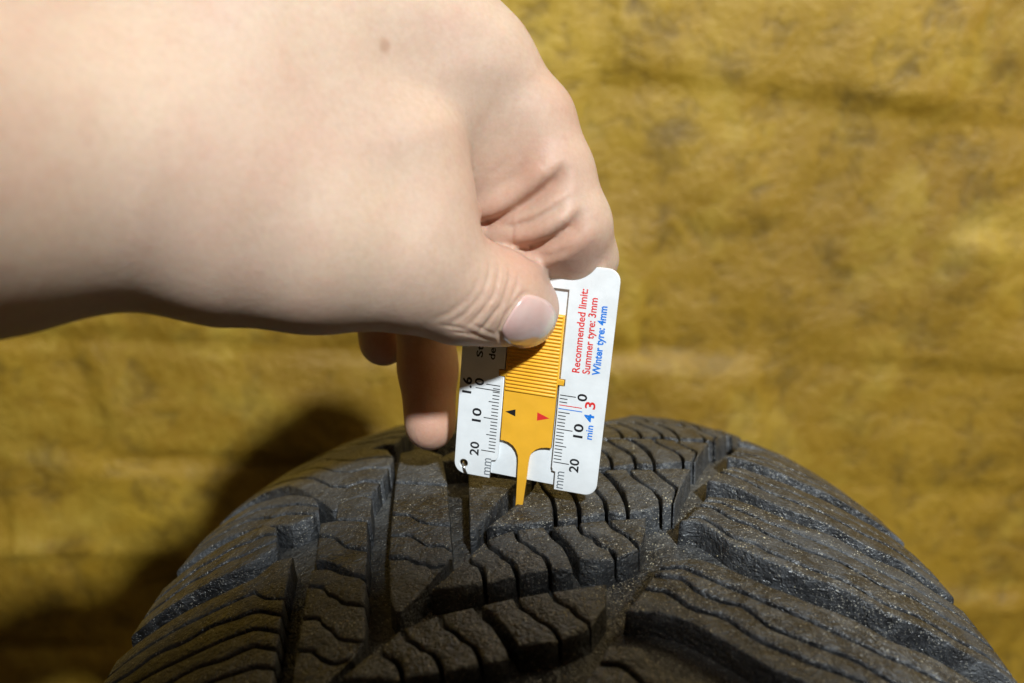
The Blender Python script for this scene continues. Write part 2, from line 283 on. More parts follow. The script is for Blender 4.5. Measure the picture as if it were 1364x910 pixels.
TREAD = json.loads('''[["row0",[[[[-3.3,5.8],[-16.2,-13.0]],[[-1.4,15.5],[0.2,8.5],[2.4,2.6],[3.0,-3.7],[2.8,-11.0]]],[[[-1.4,15.5],[0.2,8.5],[2.4,2.6],[3.0,-3.7],[2.8,-11.0]],[[3.9,19.3],[6.2,10.8],[9.1,3.7],[9.9,-3.1],[9.6,-9.7]]],[[[3.9,19.3],[6.2,10.8],[9.1,3.7],[9.9,-3.1],[9.6,-9.7]],[[10.6,21.3],[13.2,13.1],[16.0,6.3],[17.6,0.6],[17.5,-6.4]]],[[[10.6,21.3],[13.2,13.1],[16.0,6.3],[17.6,0.6],[17.5,-6.4]],[[17.8,21.0],[20.6,13.5],[22.5,4.5],[23.1,-2.6],[22.8,-8.1]]],[[[20.1,21.0],[22.6,13.4],[24.2,6.6],[24.2,-2.6],[24.1,-7.3]],[[27.5,21.7],[28.3,15.9],[30.8,10.6],[33.1,6.7],[34.0,1.5],[33.4,-3.4]]],[[[27.5,21.7],[28.3,15.9],[30.8,10.6],[33.1,6.7],[34.0,1.5],[33.4,-3.4]],[[35.4,21.9],[37.5,14.8],[40.3,8.1],[37.0,-2.4]]],[[[35.4,21.9],[37.5,14.8],[40.3,8.1],[37.0,-2.4]],[[47.4,23.5],[44.3,15.7],[41.2,8.2],[37.5,-2.4]]]]],
["row1",[[[[-21.3,-27.8],[-29.3,-38.6]],[[-20.8,-26.6],[-19.5,-29.3],[-17.5,-30.5],[-16.6,-33.2],[-16.1,-37.2]]],[[[-20.8,-26.6],[-19.5,-29.3],[-17.5,-30.5],[-16.6,-33.2],[-16.1,-37.2]],[[-16.4,-19.4],[-15.4,-22.4],[-12.9,-24.7],[-11.6,-27.2],[-9.5,-28.8],[-8.6,-31.9],[-7.9,-34.8]]],[[[-16.4,-19.4],[-15.4,-22.4],[-12.9,-24.7],[-11.6,-27.2],[-9.5,-28.8],[-8.6,-31.9],[-7.9,-34.8]],[[-8.5,-14.9],[-7.6,-19.8],[-4.7,-22.4],[-3.0,-25.4],[-0.8,-27.4],[0.0,-30.5],[0.3,-32.7]]],[[[-8.5,-14.9],[-7.6,-19.8],[-4.7,-22.4],[-3.0,-25.4],[-0.8,-27.4],[0.0,-30.5],[0.3,-32.7]],[[-0.5,-13.7],[1.4,-19.4],[4.1,-23.3],[5.3,-27.9],[6.0,-32.5]]],[[[1.8,-13.6],[4.4,-18.5],[7.0,-24.9],[8.4,-29.1]],[[8.8,-12.2],[9.8,-17.2],[12.7,-19.6],[13.6,-22.7],[16.8,-25.2],[17.6,-28.8]]],[[[8.8,-12.2],[9.8,-17.2],[12.7,-19.6],[13.6,-22.7],[16.8,-25.2],[17.6,-28.8]],[[17.3,-10.8],[18.6,-15.3],[21.3,-18.0],[22.8,-20.6],[24.3,-24.5]]],[[[17.3,-10.8],[18.6,-15.3],[21.3,-18.0],[22.8,-20.6],[24.3,-24.5]],[[28.1,-9.7],[26.9,-17.0],[24.7,-23.3]]]]],
["row2",[[[[-42.3,-58.9],[-47.2,-64.2]],[[-39.7,-57.3],[-38.3,-59.5],[-35.8,-60.5],[-34.3,-62.7],[-33.5,-65.8]]],[[[-39.7,-57.3],[-38.3,-59.5],[-35.8,-60.5],[-34.3,-62.7],[-33.5,-65.8]],[[-35.4,-51.2],[-33.9,-54.6],[-31.3,-56.0],[-29.9,-57.9],[-27.4,-58.9],[-25.7,-61.6],[-24.9,-64.3]]],[[[-35.4,-51.2],[-33.9,-54.6],[-31.3,-56.0],[-29.9,-57.9],[-27.4,-58.9],[-25.7,-61.6],[-24.9,-64.3]],[[-26.7,-47.2],[-25.4,-51.2],[-22.4,-53.1],[-20.7,-55.5],[-18.1,-57.3],[-16.9,-60.2],[-16.2,-62.7]]],[[[-26.7,-47.2],[-25.4,-51.2],[-22.4,-53.1],[-20.7,-55.5],[-18.1,-57.3],[-16.9,-60.2],[-16.2,-62.7]],[[-18.7,-45.2],[-17.1,-48.5],[-14.2,-51.4],[-12.1,-55.6],[-10.5,-59.2],[-10.4,-61.4]]],[[[-16.7,-44.9],[-13.7,-47.9],[-11.1,-51.6],[-9.0,-55.4],[-8.0,-58.0]],[[-8.5,-42.6],[-7.3,-46.4],[-4.7,-48.3],[-3.2,-50.5],[-0.2,-52.4],[1.0,-54.7],[1.5,-56.8]]],[[[-8.5,-42.6],[-7.3,-46.4],[-4.7,-48.3],[-3.2,-50.5],[-0.2,-52.4],[1.0,-54.7],[1.5,-56.8]],[[0.1,-40.8],[1.3,-44.1],[4.9,-46.8],[6.0,-49.1],[8.5,-51.2],[9.0,-52.9]]],[[[0.1,-40.8],[1.3,-44.1],[4.9,-46.8],[6.0,-49.1],[8.5,-51.2],[9.0,-52.9]],[[14.0,-38.4],[13.0,-46.0],[9.1,-52.6]]]]],
["row3",[[[[-52.4,-82.2],[-50.9,-85.6],[-48.3,-87.0],[-46.9,-88.9],[-44.4,-89.9],[-42.7,-92.6],[-41.9,-95.3]],[[-43.7,-78.2],[-42.4,-82.2],[-39.4,-84.1],[-37.7,-86.5],[-35.1,-88.3],[-33.9,-91.2],[-33.2,-93.7]]],[[[-43.7,-78.2],[-42.4,-82.2],[-39.4,-84.1],[-37.7,-86.5],[-35.1,-88.3],[-33.9,-91.2],[-33.2,-93.7]],[[-35.7,-76.2],[-34.1,-79.5],[-31.2,-82.4],[-29.1,-86.6],[-27.5,-90.2],[-27.4,-92.4]]],[[[-33.7,-75.9],[-30.7,-78.9],[-28.1,-82.6],[-26.0,-86.4],[-25.0,-89.0]],[[-25.5,-73.6],[-24.3,-77.4],[-21.7,-79.3],[-20.2,-81.5],[-17.2,-83.4],[-16.0,-85.7],[-15.5,-87.8]]],[[[-25.5,-73.6],[-24.3,-77.4],[-21.7,-79.3],[-20.2,-81.5],[-17.2,-83.4],[-16.0,-85.7],[-15.5,-87.8]],[[-16.9,-71.8],[-15.7,-75.1],[-12.1,-77.8],[-11.0,-80.1],[-8.5,-82.2],[-8.0,-83.9]]],[[[-16.9,-71.8],[-15.7,-75.1],[-12.1,-77.8],[-11.0,-80.1],[-8.5,-82.2],[-8.0,-83.9]],[[-3.0,-69.4],[-4.0,-77.0],[-7.9,-83.6]]]]],
["rowm1",[[[[9.7,38.6],[-3.2,20.8]],[[11.6,47.8],[13.2,41.2],[15.4,35.6],[16.0,29.6],[15.8,22.7]]],[[[11.6,47.8],[13.2,41.2],[15.4,35.6],[16.0,29.6],[15.8,22.7]],[[16.9,51.4],[19.2,43.4],[22.1,36.6],[22.9,30.2],[22.6,23.9]]],[[[16.9,51.4],[19.2,43.4],[22.1,36.6],[22.9,30.2],[22.6,23.9]],[[23.6,53.3],[26.2,45.5],[29.0,39.1],[30.6,33.7],[30.5,27.0]]],[[[23.6,53.3],[26.2,45.5],[29.0,39.1],[30.6,33.7],[30.5,27.0]],[[30.8,53.0],[33.6,45.9],[35.5,37.4],[36.1,30.6],[35.8,25.4]]],[[[33.1,53.0],[35.6,45.8],[37.2,39.4],[37.2,30.6],[37.1,26.2]],[[40.5,53.7],[41.3,48.2],[43.8,43.2],[46.1,39.5],[47.0,34.5],[46.4,29.9]]],[[[40.5,53.7],[41.3,48.2],[43.8,43.2],[46.1,39.5],[47.0,34.5],[46.4,29.9]],[[48.4,53.9],[50.5,47.2],[53.3,40.8],[50.0,30.8]]],[[[48.4,53.9],[50.5,47.2],[53.3,40.8],[50.0,30.8]],[[60.4,55.4],[57.3,48.0],[54.2,40.9],[50.5,30.8]]]]],
["rowm2",[[[[23.7,69.6],[10.8,51.8]],[[25.6,78.8],[27.2,72.2],[29.4,66.6],[30.0,60.6],[29.8,53.7]]],[[[25.6,78.8],[27.2,72.2],[29.4,66.6],[30.0,60.6],[29.8,53.7]],[[30.9,82.4],[33.2,74.4],[36.1,67.6],[36.9,61.2],[36.6,54.9]]],[[[30.9,82.4],[33.2,74.4],[36.1,67.6],[36.9,61.2],[36.6,54.9]],[[37.6,84.3],[40.2,76.5],[43.0,70.1],[44.6,64.7],[44.5,58.0]]],[[[37.6,84.3],[40.2,76.5],[43.0,70.1],[44.6,64.7],[44.5,58.0]],[[44.8,84.0],[47.6,76.9],[49.5,68.4],[50.1,61.6],[49.8,56.4]]],[[[47.1,84.0],[49.6,76.8],[51.2,70.4],[51.2,61.6],[51.1,57.2]],[[54.5,84.7],[55.3,79.2],[57.8,74.2],[60.1,70.5],[61.0,65.5],[60.4,60.9]]],[[[54.5,84.7],[55.3,79.2],[57.8,74.2],[60.1,70.5],[61.0,65.5],[60.4,60.9]],[[62.4,84.9],[64.5,78.2],[67.3,71.8],[64.0,61.8]]],[[[62.4,84.9],[64.5,78.2],[67.3,71.8],[64.0,61.8]],[[74.4,86.4],[71.3,79.0],[68.2,71.9],[64.5,61.8]]]]],
["rowm3",[[[[37.7,100.6],[24.8,82.8]],[[39.6,109.8],[41.2,103.2],[43.4,97.6],[44.0,91.6],[43.8,84.7]]],[[[39.6,109.8],[41.2,103.2],[43.4,97.6],[44.0,91.6],[43.8,84.7]],[[44.9,113.4],[47.2,105.4],[50.1,98.6],[50.9,92.2],[50.6,85.9]]],[[[44.9,113.4],[47.2,105.4],[50.1,98.6],[50.9,92.2],[50.6,85.9]],[[51.6,115.3],[54.2,107.5],[57.0,101.1],[58.6,95.7],[58.5,89.0]]],[[[51.6,115.3],[54.2,107.5],[57.0,101.1],[58.6,95.7],[58.5,89.0]],[[58.8,115.0],[61.6,107.9],[63.5,99.4],[64.1,92.6],[63.8,87.4]]],[[[61.1,115.0],[63.6,107.8],[65.2,101.4],[65.2,92.6],[65.1,88.2]],[[68.5,115.7],[69.3,110.2],[71.8,105.2],[74.1,101.5],[75.0,96.5],[74.4,91.9]]],[[[68.5,115.7],[69.3,110.2],[71.8,105.2],[74.1,101.5],[75.0,96.5],[74.4,91.9]],[[76.4,115.9],[78.5,109.2],[81.3,102.8],[78.0,92.8]]],[[[76.4,115.9],[78.5,109.2],[81.3,102.8],[78.0,92.8]],[[88.4,117.4],[85.3,110.0],[82.2,102.9],[78.5,92.8]]]]],
["m0",[[[[-23.1,20.3],[-20.9,-14.2]],[[-7.5,14.3],[-19.3,-13.6]]]]],
["m1",[[[[-24.3,49.2],[-37.2,32.3]],[[-22.4,58.0],[-20.8,51.6],[-18.6,46.3],[-18.0,40.7],[-18.2,34.1]]],[[[-22.4,58.0],[-20.8,51.6],[-18.6,46.3],[-18.0,40.7],[-18.2,34.1]],[[-17.1,61.4],[-14.8,53.7],[-11.9,47.3],[-11.1,41.2],[-11.4,35.3]]],[[[-17.1,61.4],[-14.8,53.7],[-11.9,47.3],[-11.1,41.2],[-11.4,35.3]],[[-10.4,63.2],[-7.8,55.8],[-5.0,49.7],[-3.4,44.5],[-3.5,38.2]]],[[[-10.4,63.2],[-7.8,55.8],[-5.0,49.7],[-3.4,44.5],[-3.5,38.2]],[[-3.2,62.9],[-0.4,56.1],[1.5,48.0],[2.1,41.7],[1.8,36.7]]]]],
["m2",[[[[-11.3,80.2],[-24.2,63.3]],[[-9.4,89.0],[-7.8,82.7],[-5.6,77.3],[-5.0,71.7],[-5.2,65.1]]],[[[-9.4,89.0],[-7.8,82.7],[-5.6,77.3],[-5.0,71.7],[-5.2,65.1]],[[-4.1,92.4],[-1.8,84.7],[1.1,78.3],[1.9,72.2],[1.6,66.3]]],[[[-4.1,92.4],[-1.8,84.7],[1.1,78.3],[1.9,72.2],[1.6,66.3]],[[2.6,94.2],[5.2,86.8],[8.0,80.7],[9.6,75.5],[9.5,69.2]]],[[[2.6,94.2],[5.2,86.8],[8.0,80.7],[9.6,75.5],[9.5,69.2]],[[9.8,93.9],[12.6,87.2],[14.5,79.0],[15.1,72.7],[14.8,67.7]]]]],
["m3",[[[[1.7,111.2],[-11.2,94.3]],[[3.6,120.0],[5.2,113.7],[7.4,108.3],[8.0,102.7],[7.8,96.1]]],[[[3.6,120.0],[5.2,113.7],[7.4,108.3],[8.0,102.7],[7.8,96.1]],[[8.9,123.4],[11.2,115.7],[14.1,109.3],[14.9,103.2],[14.6,97.3]]],[[[8.9,123.4],[11.2,115.7],[14.1,109.3],[14.9,103.2],[14.6,97.3]],[[15.6,125.2],[18.2,117.8],[21.0,111.7],[22.6,106.5],[22.5,100.2]]],[[[15.6,125.2],[18.2,117.8],[21.0,111.7],[22.6,106.5],[22.5,100.2]],[[22.8,124.9],[25.6,118.2],[27.5,110.0],[28.1,103.7],[27.8,98.7]]]]],
["col3",[[[[-48.2,46.8],[-41.5,49.3],[-33.2,39.9]],[[-46.0,18.9],[-38.9,16.2],[-29.2,13.6]]],[[[-46.0,18.9],[-38.9,16.2],[-29.2,13.6]],[[-44.0,-2.8],[-39.0,-4.1],[-35.2,-8.5],[-30.8,-10.3],[-26.6,-11.1]]],[[[-44.0,-2.8],[-39.0,-4.1],[-35.2,-8.5],[-30.8,-10.3],[-26.6,-11.1]],[[-42.9,-14.4],[-37.2,-15.2],[-35.3,-17.3],[-33.2,-19.8],[-31.6,-21.0],[-28.1,-20.7],[-25.3,-23.7]]],[[[-42.9,-14.4],[-37.2,-15.2],[-35.3,-17.3],[-33.2,-19.8],[-31.6,-21.0],[-28.1,-20.7],[-25.3,-23.7]],[[-41.9,-24.8],[-36.5,-25.5],[-34.8,-27.7],[-31.7,-28.2],[-30.3,-30.1],[-26.6,-29.6],[-24.9,-26.0]]],[[[-41.9,-24.8],[-36.5,-25.5],[-34.8,-27.7],[-31.7,-28.2],[-30.3,-30.1],[-26.6,-29.6],[-24.9,-26.0]],[[-39.2,-42.0],[-37.1,-46.4],[-34.9,-43.7],[-29.6,-35.4]]]]],
["col2a",[[[[-65.4,-1.1],[-61.0,-1.7],[-50.8,-5.3]],[[-64.3,-8.2],[-59.8,-10.4],[-57.5,-13.5],[-54.7,-17.0],[-48.4,-19.8]]],[[[-64.3,-8.2],[-59.8,-10.4],[-57.5,-13.5],[-54.7,-17.0],[-48.4,-19.8]],[[-62.5,-20.5],[-58.3,-22.6],[-55.1,-25.4],[-50.4,-29.1],[-47.2,-30.2]]]]],
["col2b",[[[[-62.6,-24.9],[-57.5,-26.2],[-53.9,-29.2],[-48.2,-31.7],[-46.6,-33.8]],[[-62.3,-31.6],[-57.7,-33.3],[-55.9,-36.5],[-53.2,-38.0],[-51.6,-40.4],[-45.5,-42.2]]],[[[-62.3,-31.6],[-57.7,-33.3],[-55.9,-36.5],[-53.2,-38.0],[-51.6,-40.4],[-45.5,-42.2]],[[-60.7,-43.9],[-56.4,-44.5],[-54.9,-47.2],[-52.5,-49.2],[-50.8,-51.8],[-48.5,-53.1],[-43.8,-54.2]]],[[[-60.7,-43.9],[-56.4,-44.5],[-54.9,-47.2],[-52.5,-49.2],[-50.8,-51.8],[-48.5,-53.1],[-43.8,-54.2]],[[-59.6,-54.4],[-55.4,-55.1],[-54.0,-57.2],[-51.9,-58.7],[-49.3,-59.9],[-45.3,-59.0],[-43.7,-55.1]]],[[[-59.6,-54.4],[-55.4,-55.1],[-54.0,-57.2],[-51.9,-58.7],[-49.3,-59.9],[-45.3,-59.0],[-43.7,-55.1]],[[-58.5,-64.5],[-54.1,-67.1],[-51.3,-66.4],[-48.2,-62.3]]]]],
["col2u",[[[[-62.3,9.1],[-55.8,12.4],[-52.0,9.6]],[[-60.8,-0.8],[-57.1,-2.2],[-49.8,-5.1]]]]],
["SB1",[[[[-120.0,50.0],[-100.0,44.0],[-86.0,35.0],[-72.5,20.5]],[[-120.0,40.8],[-113.1,40.1],[-106.2,36.5],[-99.9,34.4],[-94.5,33.2],[-89.1,29.0],[-83.8,23.7],[-78.6,20.7],[-69.0,12.5]]],[[[-120.0,40.8],[-113.1,40.1],[-106.2,36.5],[-99.9,34.4],[-94.5,33.2],[-89.1,29.0],[-83.8,23.7],[-78.6,20.7],[-69.0,12.5]],[[-120.0,31.5],[-113.7,31.4],[-107.5,28.3],[-101.5,26.6],[-96.0,25.8],[-90.5,21.9],[-85.0,17.1],[-79.6,14.6],[-68.0,7.0]]],[[[-120.0,31.5],[-113.7,31.4],[-107.5,28.3],[-101.5,26.6],[-96.0,25.8],[-90.5,21.9],[-85.0,17.1],[-79.6,14.6],[-68.0,7.0]],[[-120.0,22.0],[-105.0,20.0],[-90.0,14.0],[-75.0,3.7]]]]],
["SB2",[[[[-120.0,102.0],[-100.0,97.0],[-82.0,85.0],[-66.0,66.0],[-54.0,54.4]],[[-120.0,91.9],[-108.6,89.8],[-98.3,84.1],[-89.3,76.8],[-80.3,69.9],[-71.8,57.4],[-64.3,49.0],[-58.8,47.6],[-50.0,44.0]]],[[[-120.0,91.9],[-108.6,89.8],[-98.3,84.1],[-89.3,76.8],[-80.3,69.9],[-71.8,57.4],[-64.3,49.0],[-58.8,47.6],[-50.0,44.0]],[[-120.0,83.3],[-107.4,80.5],[-96.9,73.6],[-87.9,65.2],[-78.9,56.0],[-70.0,42.0],[-62.9,35.4],[-57.9,36.0],[-50.0,33.0]]],[[[-120.0,83.3],[-107.4,80.5],[-96.9,73.6],[-87.9,65.2],[-78.9,56.0],[-70.0,42.0],[-62.9,35.4],[-57.9,36.0],[-50.0,33.0]],[[-120.0,74.6],[-106.2,71.2],[-95.4,63.2],[-86.4,53.7],[-77.4,42.1],[-68.1,26.6],[-61.4,21.8],[-56.9,24.5],[-51.0,21.0]]],[[[-120.0,74.6],[-106.2,71.2],[-95.4,63.2],[-86.4,53.7],[-77.4,42.1],[-68.1,26.6],[-61.4,21.8],[-56.9,24.5],[-51.0,21.0]],[[-120.0,66.0],[-100.0,59.0],[-88.0,48.0],[-76.0,27.0],[-63.0,6.0],[-57.0,12.6],[-52.5,11.0]]]]],
["SB3",[[[[-120.0,154.0],[-100.0,149.0],[-82.0,137.0],[-66.0,118.0],[-54.0,106.4]],[[-120.0,143.9],[-108.6,141.8],[-98.3,136.1],[-89.3,128.8],[-80.3,121.9],[-71.8,109.4],[-64.3,101.0],[-58.8,99.6],[-50.0,96.0]]],[[[-120.0,143.9],[-108.6,141.8],[-98.3,136.1],[-89.3,128.8],[-80.3,121.9],[-71.8,109.4],[-64.3,101.0],[-58.8,99.6],[-50.0,96.0]],[[-120.0,135.3],[-107.4,132.5],[-96.9,125.6],[-87.9,117.2],[-78.9,108.0],[-70.0,94.0],[-62.9,87.4],[-57.9,88.0],[-50.0,85.0]]],[[[-120.0,135.3],[-107.4,132.5],[-96.9,125.6],[-87.9,117.2],[-78.9,108.0],[-70.0,94.0],[-62.9,87.4],[-57.9,88.0],[-50.0,85.0]],[[-120.0,126.6],[-106.2,123.2],[-95.4,115.2],[-86.4,105.7],[-77.4,94.1],[-68.1,78.6],[-61.4,73.8],[-56.9,76.5],[-51.0,73.0]]],[[[-120.0,126.6],[-106.2,123.2],[-95.4,115.2],[-86.4,105.7],[-77.4,94.1],[-68.1,78.6],[-61.4,73.8],[-56.9,76.5],[-51.0,73.0]],[[-120.0,118.0],[-100.0,111.0],[-88.0,100.0],[-76.0,79.0],[-63.0,58.0],[-57.0,64.6],[-52.5,63.0]]]]],
["SB4",[[[[-120.0,206.0],[-100.0,201.0],[-82.0,189.0],[-66.0,170.0],[-54.0,158.4]],[[-120.0,195.9],[-108.6,193.8],[-98.3,188.1],[-89.3,180.8],[-80.3,173.9],[-71.8,161.4],[-64.3,153.0],[-58.8,151.6],[-50.0,148.0]]],[[[-120.0,195.9],[-108.6,193.8],[-98.3,188.1],[-89.3,180.8],[-80.3,173.9],[-71.8,161.4],[-64.3,153.0],[-58.8,151.6],[-50.0,148.0]],[[-120.0,187.3],[-107.4,184.5],[-96.9,177.6],[-87.9,169.2],[-78.9,160.0],[-70.0,146.0],[-62.9,139.4],[-57.9,140.0],[-50.0,137.0]]],[[[-120.0,187.3],[-107.4,184.5],[-96.9,177.6],[-87.9,169.2],[-78.9,160.0],[-70.0,146.0],[-62.9,139.4],[-57.9,140.0],[-50.0,137.0]],[[-120.0,178.6],[-106.2,175.2],[-95.4,167.2],[-86.4,157.7],[-77.4,146.1],[-68.1,130.6],[-61.4,125.8],[-56.9,128.5],[-51.0,125.0]]],[[[-120.0,178.6],[-106.2,175.2],[-95.4,167.2],[-86.4,157.7],[-77.4,146.1],[-68.1,130.6],[-61.4,125.8],[-56.9,128.5],[-51.0,125.0]],[[-120.0,170.0],[-100.0,163.0],[-88.0,152.0],[-76.0,131.0],[-63.0,110.0],[-57.0,116.6],[-52.5,115.0]]]]],
["c1a",[[[[-120.0,9.6],[-104.8,11.4],[-89.7,13.2],[-85.4,11.1],[-80.6,5.5]],[[-120.0,1.1],[-117.3,2.2],[-114.6,2.0],[-111.9,1.4],[-109.3,2.1],[-106.6,3.4],[-103.9,3.6],[-101.2,2.9],[-98.5,3.1],[-95.8,4.4],[-93.1,5.1],[-90.5,4.5],[-87.9,3.7],[-85.3,3.8],[-83.2,3.6],[-81.3,2.2],[-79.4,1.2]]],[[[-120.0,1.1],[-117.3,2.2],[-114.6,2.0],[-111.9,1.4],[-109.3,2.1],[-106.6,3.4],[-103.9,3.6],[-101.2,2.9],[-98.5,3.1],[-95.8,4.4],[-93.1,5.1],[-90.5,4.5],[-87.9,3.7],[-85.3,3.8],[-83.2,3.6],[-81.3,2.2],[-79.4,1.2]],[[-120.0,-7.3],[-117.3,-6.2],[-114.6,-6.5],[-111.8,-7.0],[-109.1,-6.3],[-106.4,-5.0],[-103.7,-4.8],[-100.9,-5.5],[-98.2,-5.3],[-95.5,-4.0],[-92.8,-3.3],[-90.0,-3.9],[-87.4,-4.4],[-84.7,-3.8],[-82.4,-3.2],[-80.3,-3.4],[-78.2,-3.1]]],[[[-120.0,-7.3],[-117.3,-6.2],[-114.6,-6.5],[-111.8,-7.0],[-109.1,-6.3],[-106.4,-5.0],[-103.7,-4.8],[-100.9,-5.5],[-98.2,-5.3],[-95.5,-4.0],[-92.8,-3.3],[-90.0,-3.9],[-87.4,-4.4],[-84.7,-3.8],[-82.4,-3.2],[-80.3,-3.4],[-78.2,-3.1]],[[-120.0,-15.7],[-101.2,-13.5],[-82.3,-11.2],[-79.9,-9.6],[-77.0,-7.4]]]]],
["c1b",[[[[-120.0,-25.9],[-99.7,-23.4],[-79.4,-21.0],[-75.3,-15.1],[-70.1,-15.6]],[[-120.0,-33.6],[-98.6,-31.1],[-77.2,-28.5],[-73.5,-32.3],[-67.7,-34.5]]],[[[-120.0,-33.6],[-98.6,-31.1],[-77.2,-28.5],[-73.5,-32.3],[-67.7,-34.5]],[[-120.0,-41.3],[-116.6,-40.2],[-113.2,-40.3],[-109.8,-40.8],[-106.4,-40.1],[-102.9,-38.7],[-99.5,-38.4],[-96.1,-39.0],[-92.7,-38.7],[-89.3,-37.3],[-85.9,-36.5],[-82.5,-37.0],[-79.1,-37.2],[-75.8,-36.6],[-73.0,-37.1],[-69.9,-39.1],[-66.8,-40.7]]],[[[-120.0,-41.3],[-116.6,-40.2],[-113.2,-40.3],[-109.8,-40.8],[-106.4,-40.1],[-102.9,-38.7],[-99.5,-38.4],[-96.1,-39.0],[-92.7,-38.7],[-89.3,-37.3],[-85.9,-36.5],[-82.5,-37.0],[-79.1,-37.2],[-75.8,-36.6],[-73.0,-37.1],[-69.9,-39.1],[-66.8,-40.7]],[[-120.0,-49.1],[-96.5,-46.2],[-72.9,-43.4],[-69.5,-45.0],[-65.8,-46.9]]],[[[-120.0,-49.1],[-96.5,-46.2],[-72.9,-43.4],[-69.5,-45.0],[-65.8,-46.9]],[[-120.0,-55.8],[-116.5,-54.7],[-113.1,-54.8],[-109.6,-55.3],[-106.1,-54.5],[-102.6,-53.1],[-99.2,-52.8],[-95.7,-53.4],[-92.2,-53.1],[-88.8,-51.7],[-85.3,-51.0],[-81.8,-51.4],[-78.3,-51.6],[-74.9,-50.4],[-71.4,-49.5],[-68.2,-51.1],[-65.0,-52.6]]],[[[-120.0,-55.8],[-116.5,-54.7],[-113.1,-54.8],[-109.6,-55.3],[-106.1,-54.5],[-102.6,-53.1],[-99.2,-52.8],[-95.7,-53.4],[-92.2,-53.1],[-88.8,-51.7],[-85.3,-51.0],[-81.8,-51.4],[-78.3,-51.6],[-74.9,-50.4],[-71.4,-49.5],[-68.2,-51.1],[-65.0,-52.6]],[[-120.0,-62.6],[-94.6,-59.5],[-69.2,-56.5],[-66.5,-57.6],[-64.2,-58.4]]],[[[-120.0,-62.6],[-94.6,-59.5],[-69.2,-56.5],[-66.5,-57.6],[-64.2,-58.4]],[[-120.0,-70.9],[-93.5,-67.7],[-66.9,-64.5],[-64.8,-65.9],[-62.8,-66.5]]]]],
["col3d",[[[[-48.2,151.8],[-41.5,154.3],[-33.2,144.9]],[[-46.0,123.9],[-38.9,121.2],[-29.2,118.6]]],[[[-46.0,123.9],[-38.9,121.2],[-29.2,118.6]],[[-44.0,102.2],[-39.0,100.9],[-35.2,96.5],[-30.8,94.7],[-26.6,93.9]]],[[[-44.0,102.2],[-39.0,100.9],[-35.2,96.5],[-30.8,94.7],[-26.6,93.9]],[[-42.9,90.6],[-37.2,89.8],[-35.3,87.7],[-33.2,85.2],[-31.6,84.0],[-28.1,84.3],[-25.3,81.3]]],[[[-42.9,90.6],[-37.2,89.8],[-35.3,87.7],[-33.2,85.2],[-31.6,84.0],[-28.1,84.3],[-25.3,81.3]],[[-41.9,80.2],[-36.5,79.5],[-34.8,77.3],[-31.7,76.8],[-30.3,74.9],[-26.6,75.4],[-24.9,79.0]]],[[[-41.9,80.2],[-36.5,79.5],[-34.8,77.3],[-31.7,76.8],[-30.3,74.9],[-26.6,75.4],[-24.9,79.0]],[[-39.2,63.0],[-37.1,58.6],[-34.9,61.3],[-29.6,69.6]]]]],
["Ra",[[[[72.8,62.1],[78.7,65.8],[87.2,74.1],[96.2,71.6],[105.2,71.2],[114.2,67.2],[120.0,68.8]],[[71.1,57.8],[74.0,60.3],[77.0,61.4],[79.7,62.4],[82.4,64.6],[85.1,66.9],[87.9,67.3],[91.1,65.4],[94.4,64.5],[97.7,65.1],[101.1,65.0],[104.3,63.5],[107.4,61.8],[110.6,61.5],[113.7,61.5],[117.0,61.3],[120.0,61.0]]],[[[71.1,57.8],[74.0,60.3],[77.0,61.4],[79.7,62.4],[82.4,64.6],[85.1,66.9],[87.9,67.3],[91.1,65.4],[94.4,64.5],[97.7,65.1],[101.1,65.0],[104.3,63.5],[107.4,61.8],[110.6,61.5],[113.7,61.5],[117.0,61.3],[120.0,61.0]],[[69.5,53.6],[72.5,55.9],[75.5,56.9],[78.5,57.5],[81.5,59.3],[84.5,60.6],[87.6,60.2],[90.9,58.3],[94.3,57.6],[97.6,58.2],[101.0,58.0],[104.1,56.0],[107.3,54.1],[110.5,54.2],[113.8,54.7],[117.2,54.5],[120.0,53.2]]],[[[69.5,53.6],[72.5,55.9],[75.5,56.9],[78.5,57.5],[81.5,59.3],[84.5,60.6],[87.6,60.2],[90.9,58.3],[94.3,57.6],[97.6,58.2],[101.0,58.0],[104.1,56.0],[107.3,54.1],[110.5,54.2],[113.8,54.7],[117.2,54.5],[120.0,53.2]],[[67.8,49.3],[75.1,52.8],[81.4,54.5],[90.4,51.7],[99.4,50.9],[108.4,46.6],[117.4,47.6],[120.0,45.4]]],[[[67.8,49.3],[75.1,52.8],[81.4,54.5],[90.4,51.7],[99.4,50.9],[108.4,46.6],[117.4,47.6],[120.0,45.4]],[[65.8,45.5],[69.2,47.1],[72.6,47.2],[75.9,46.3],[79.4,46.5],[82.8,46.6],[86.2,45.3],[89.6,43.5],[93.2,43.0],[96.7,43.5],[100.0,42.6],[103.2,40.2],[106.5,38.5],[110.0,39.2],[113.5,40.2],[117.0,39.2],[120.0,37.2]]],[[[65.8,45.5],[69.2,47.1],[72.6,47.2],[75.9,46.3],[79.4,46.5],[82.8,46.6],[86.2,45.3],[89.6,43.5],[93.2,43.0],[96.7,43.5],[100.0,42.6],[103.2,40.2],[106.5,38.5],[110.0,39.2],[113.5,40.2],[117.0,39.2],[120.0,37.2]],[[63.8,41.6],[69.9,42.1],[77.1,39.7],[86.1,36.6],[95.1,35.6],[104.1,31.1],[113.1,31.8],[120.0,29.0]]]]],
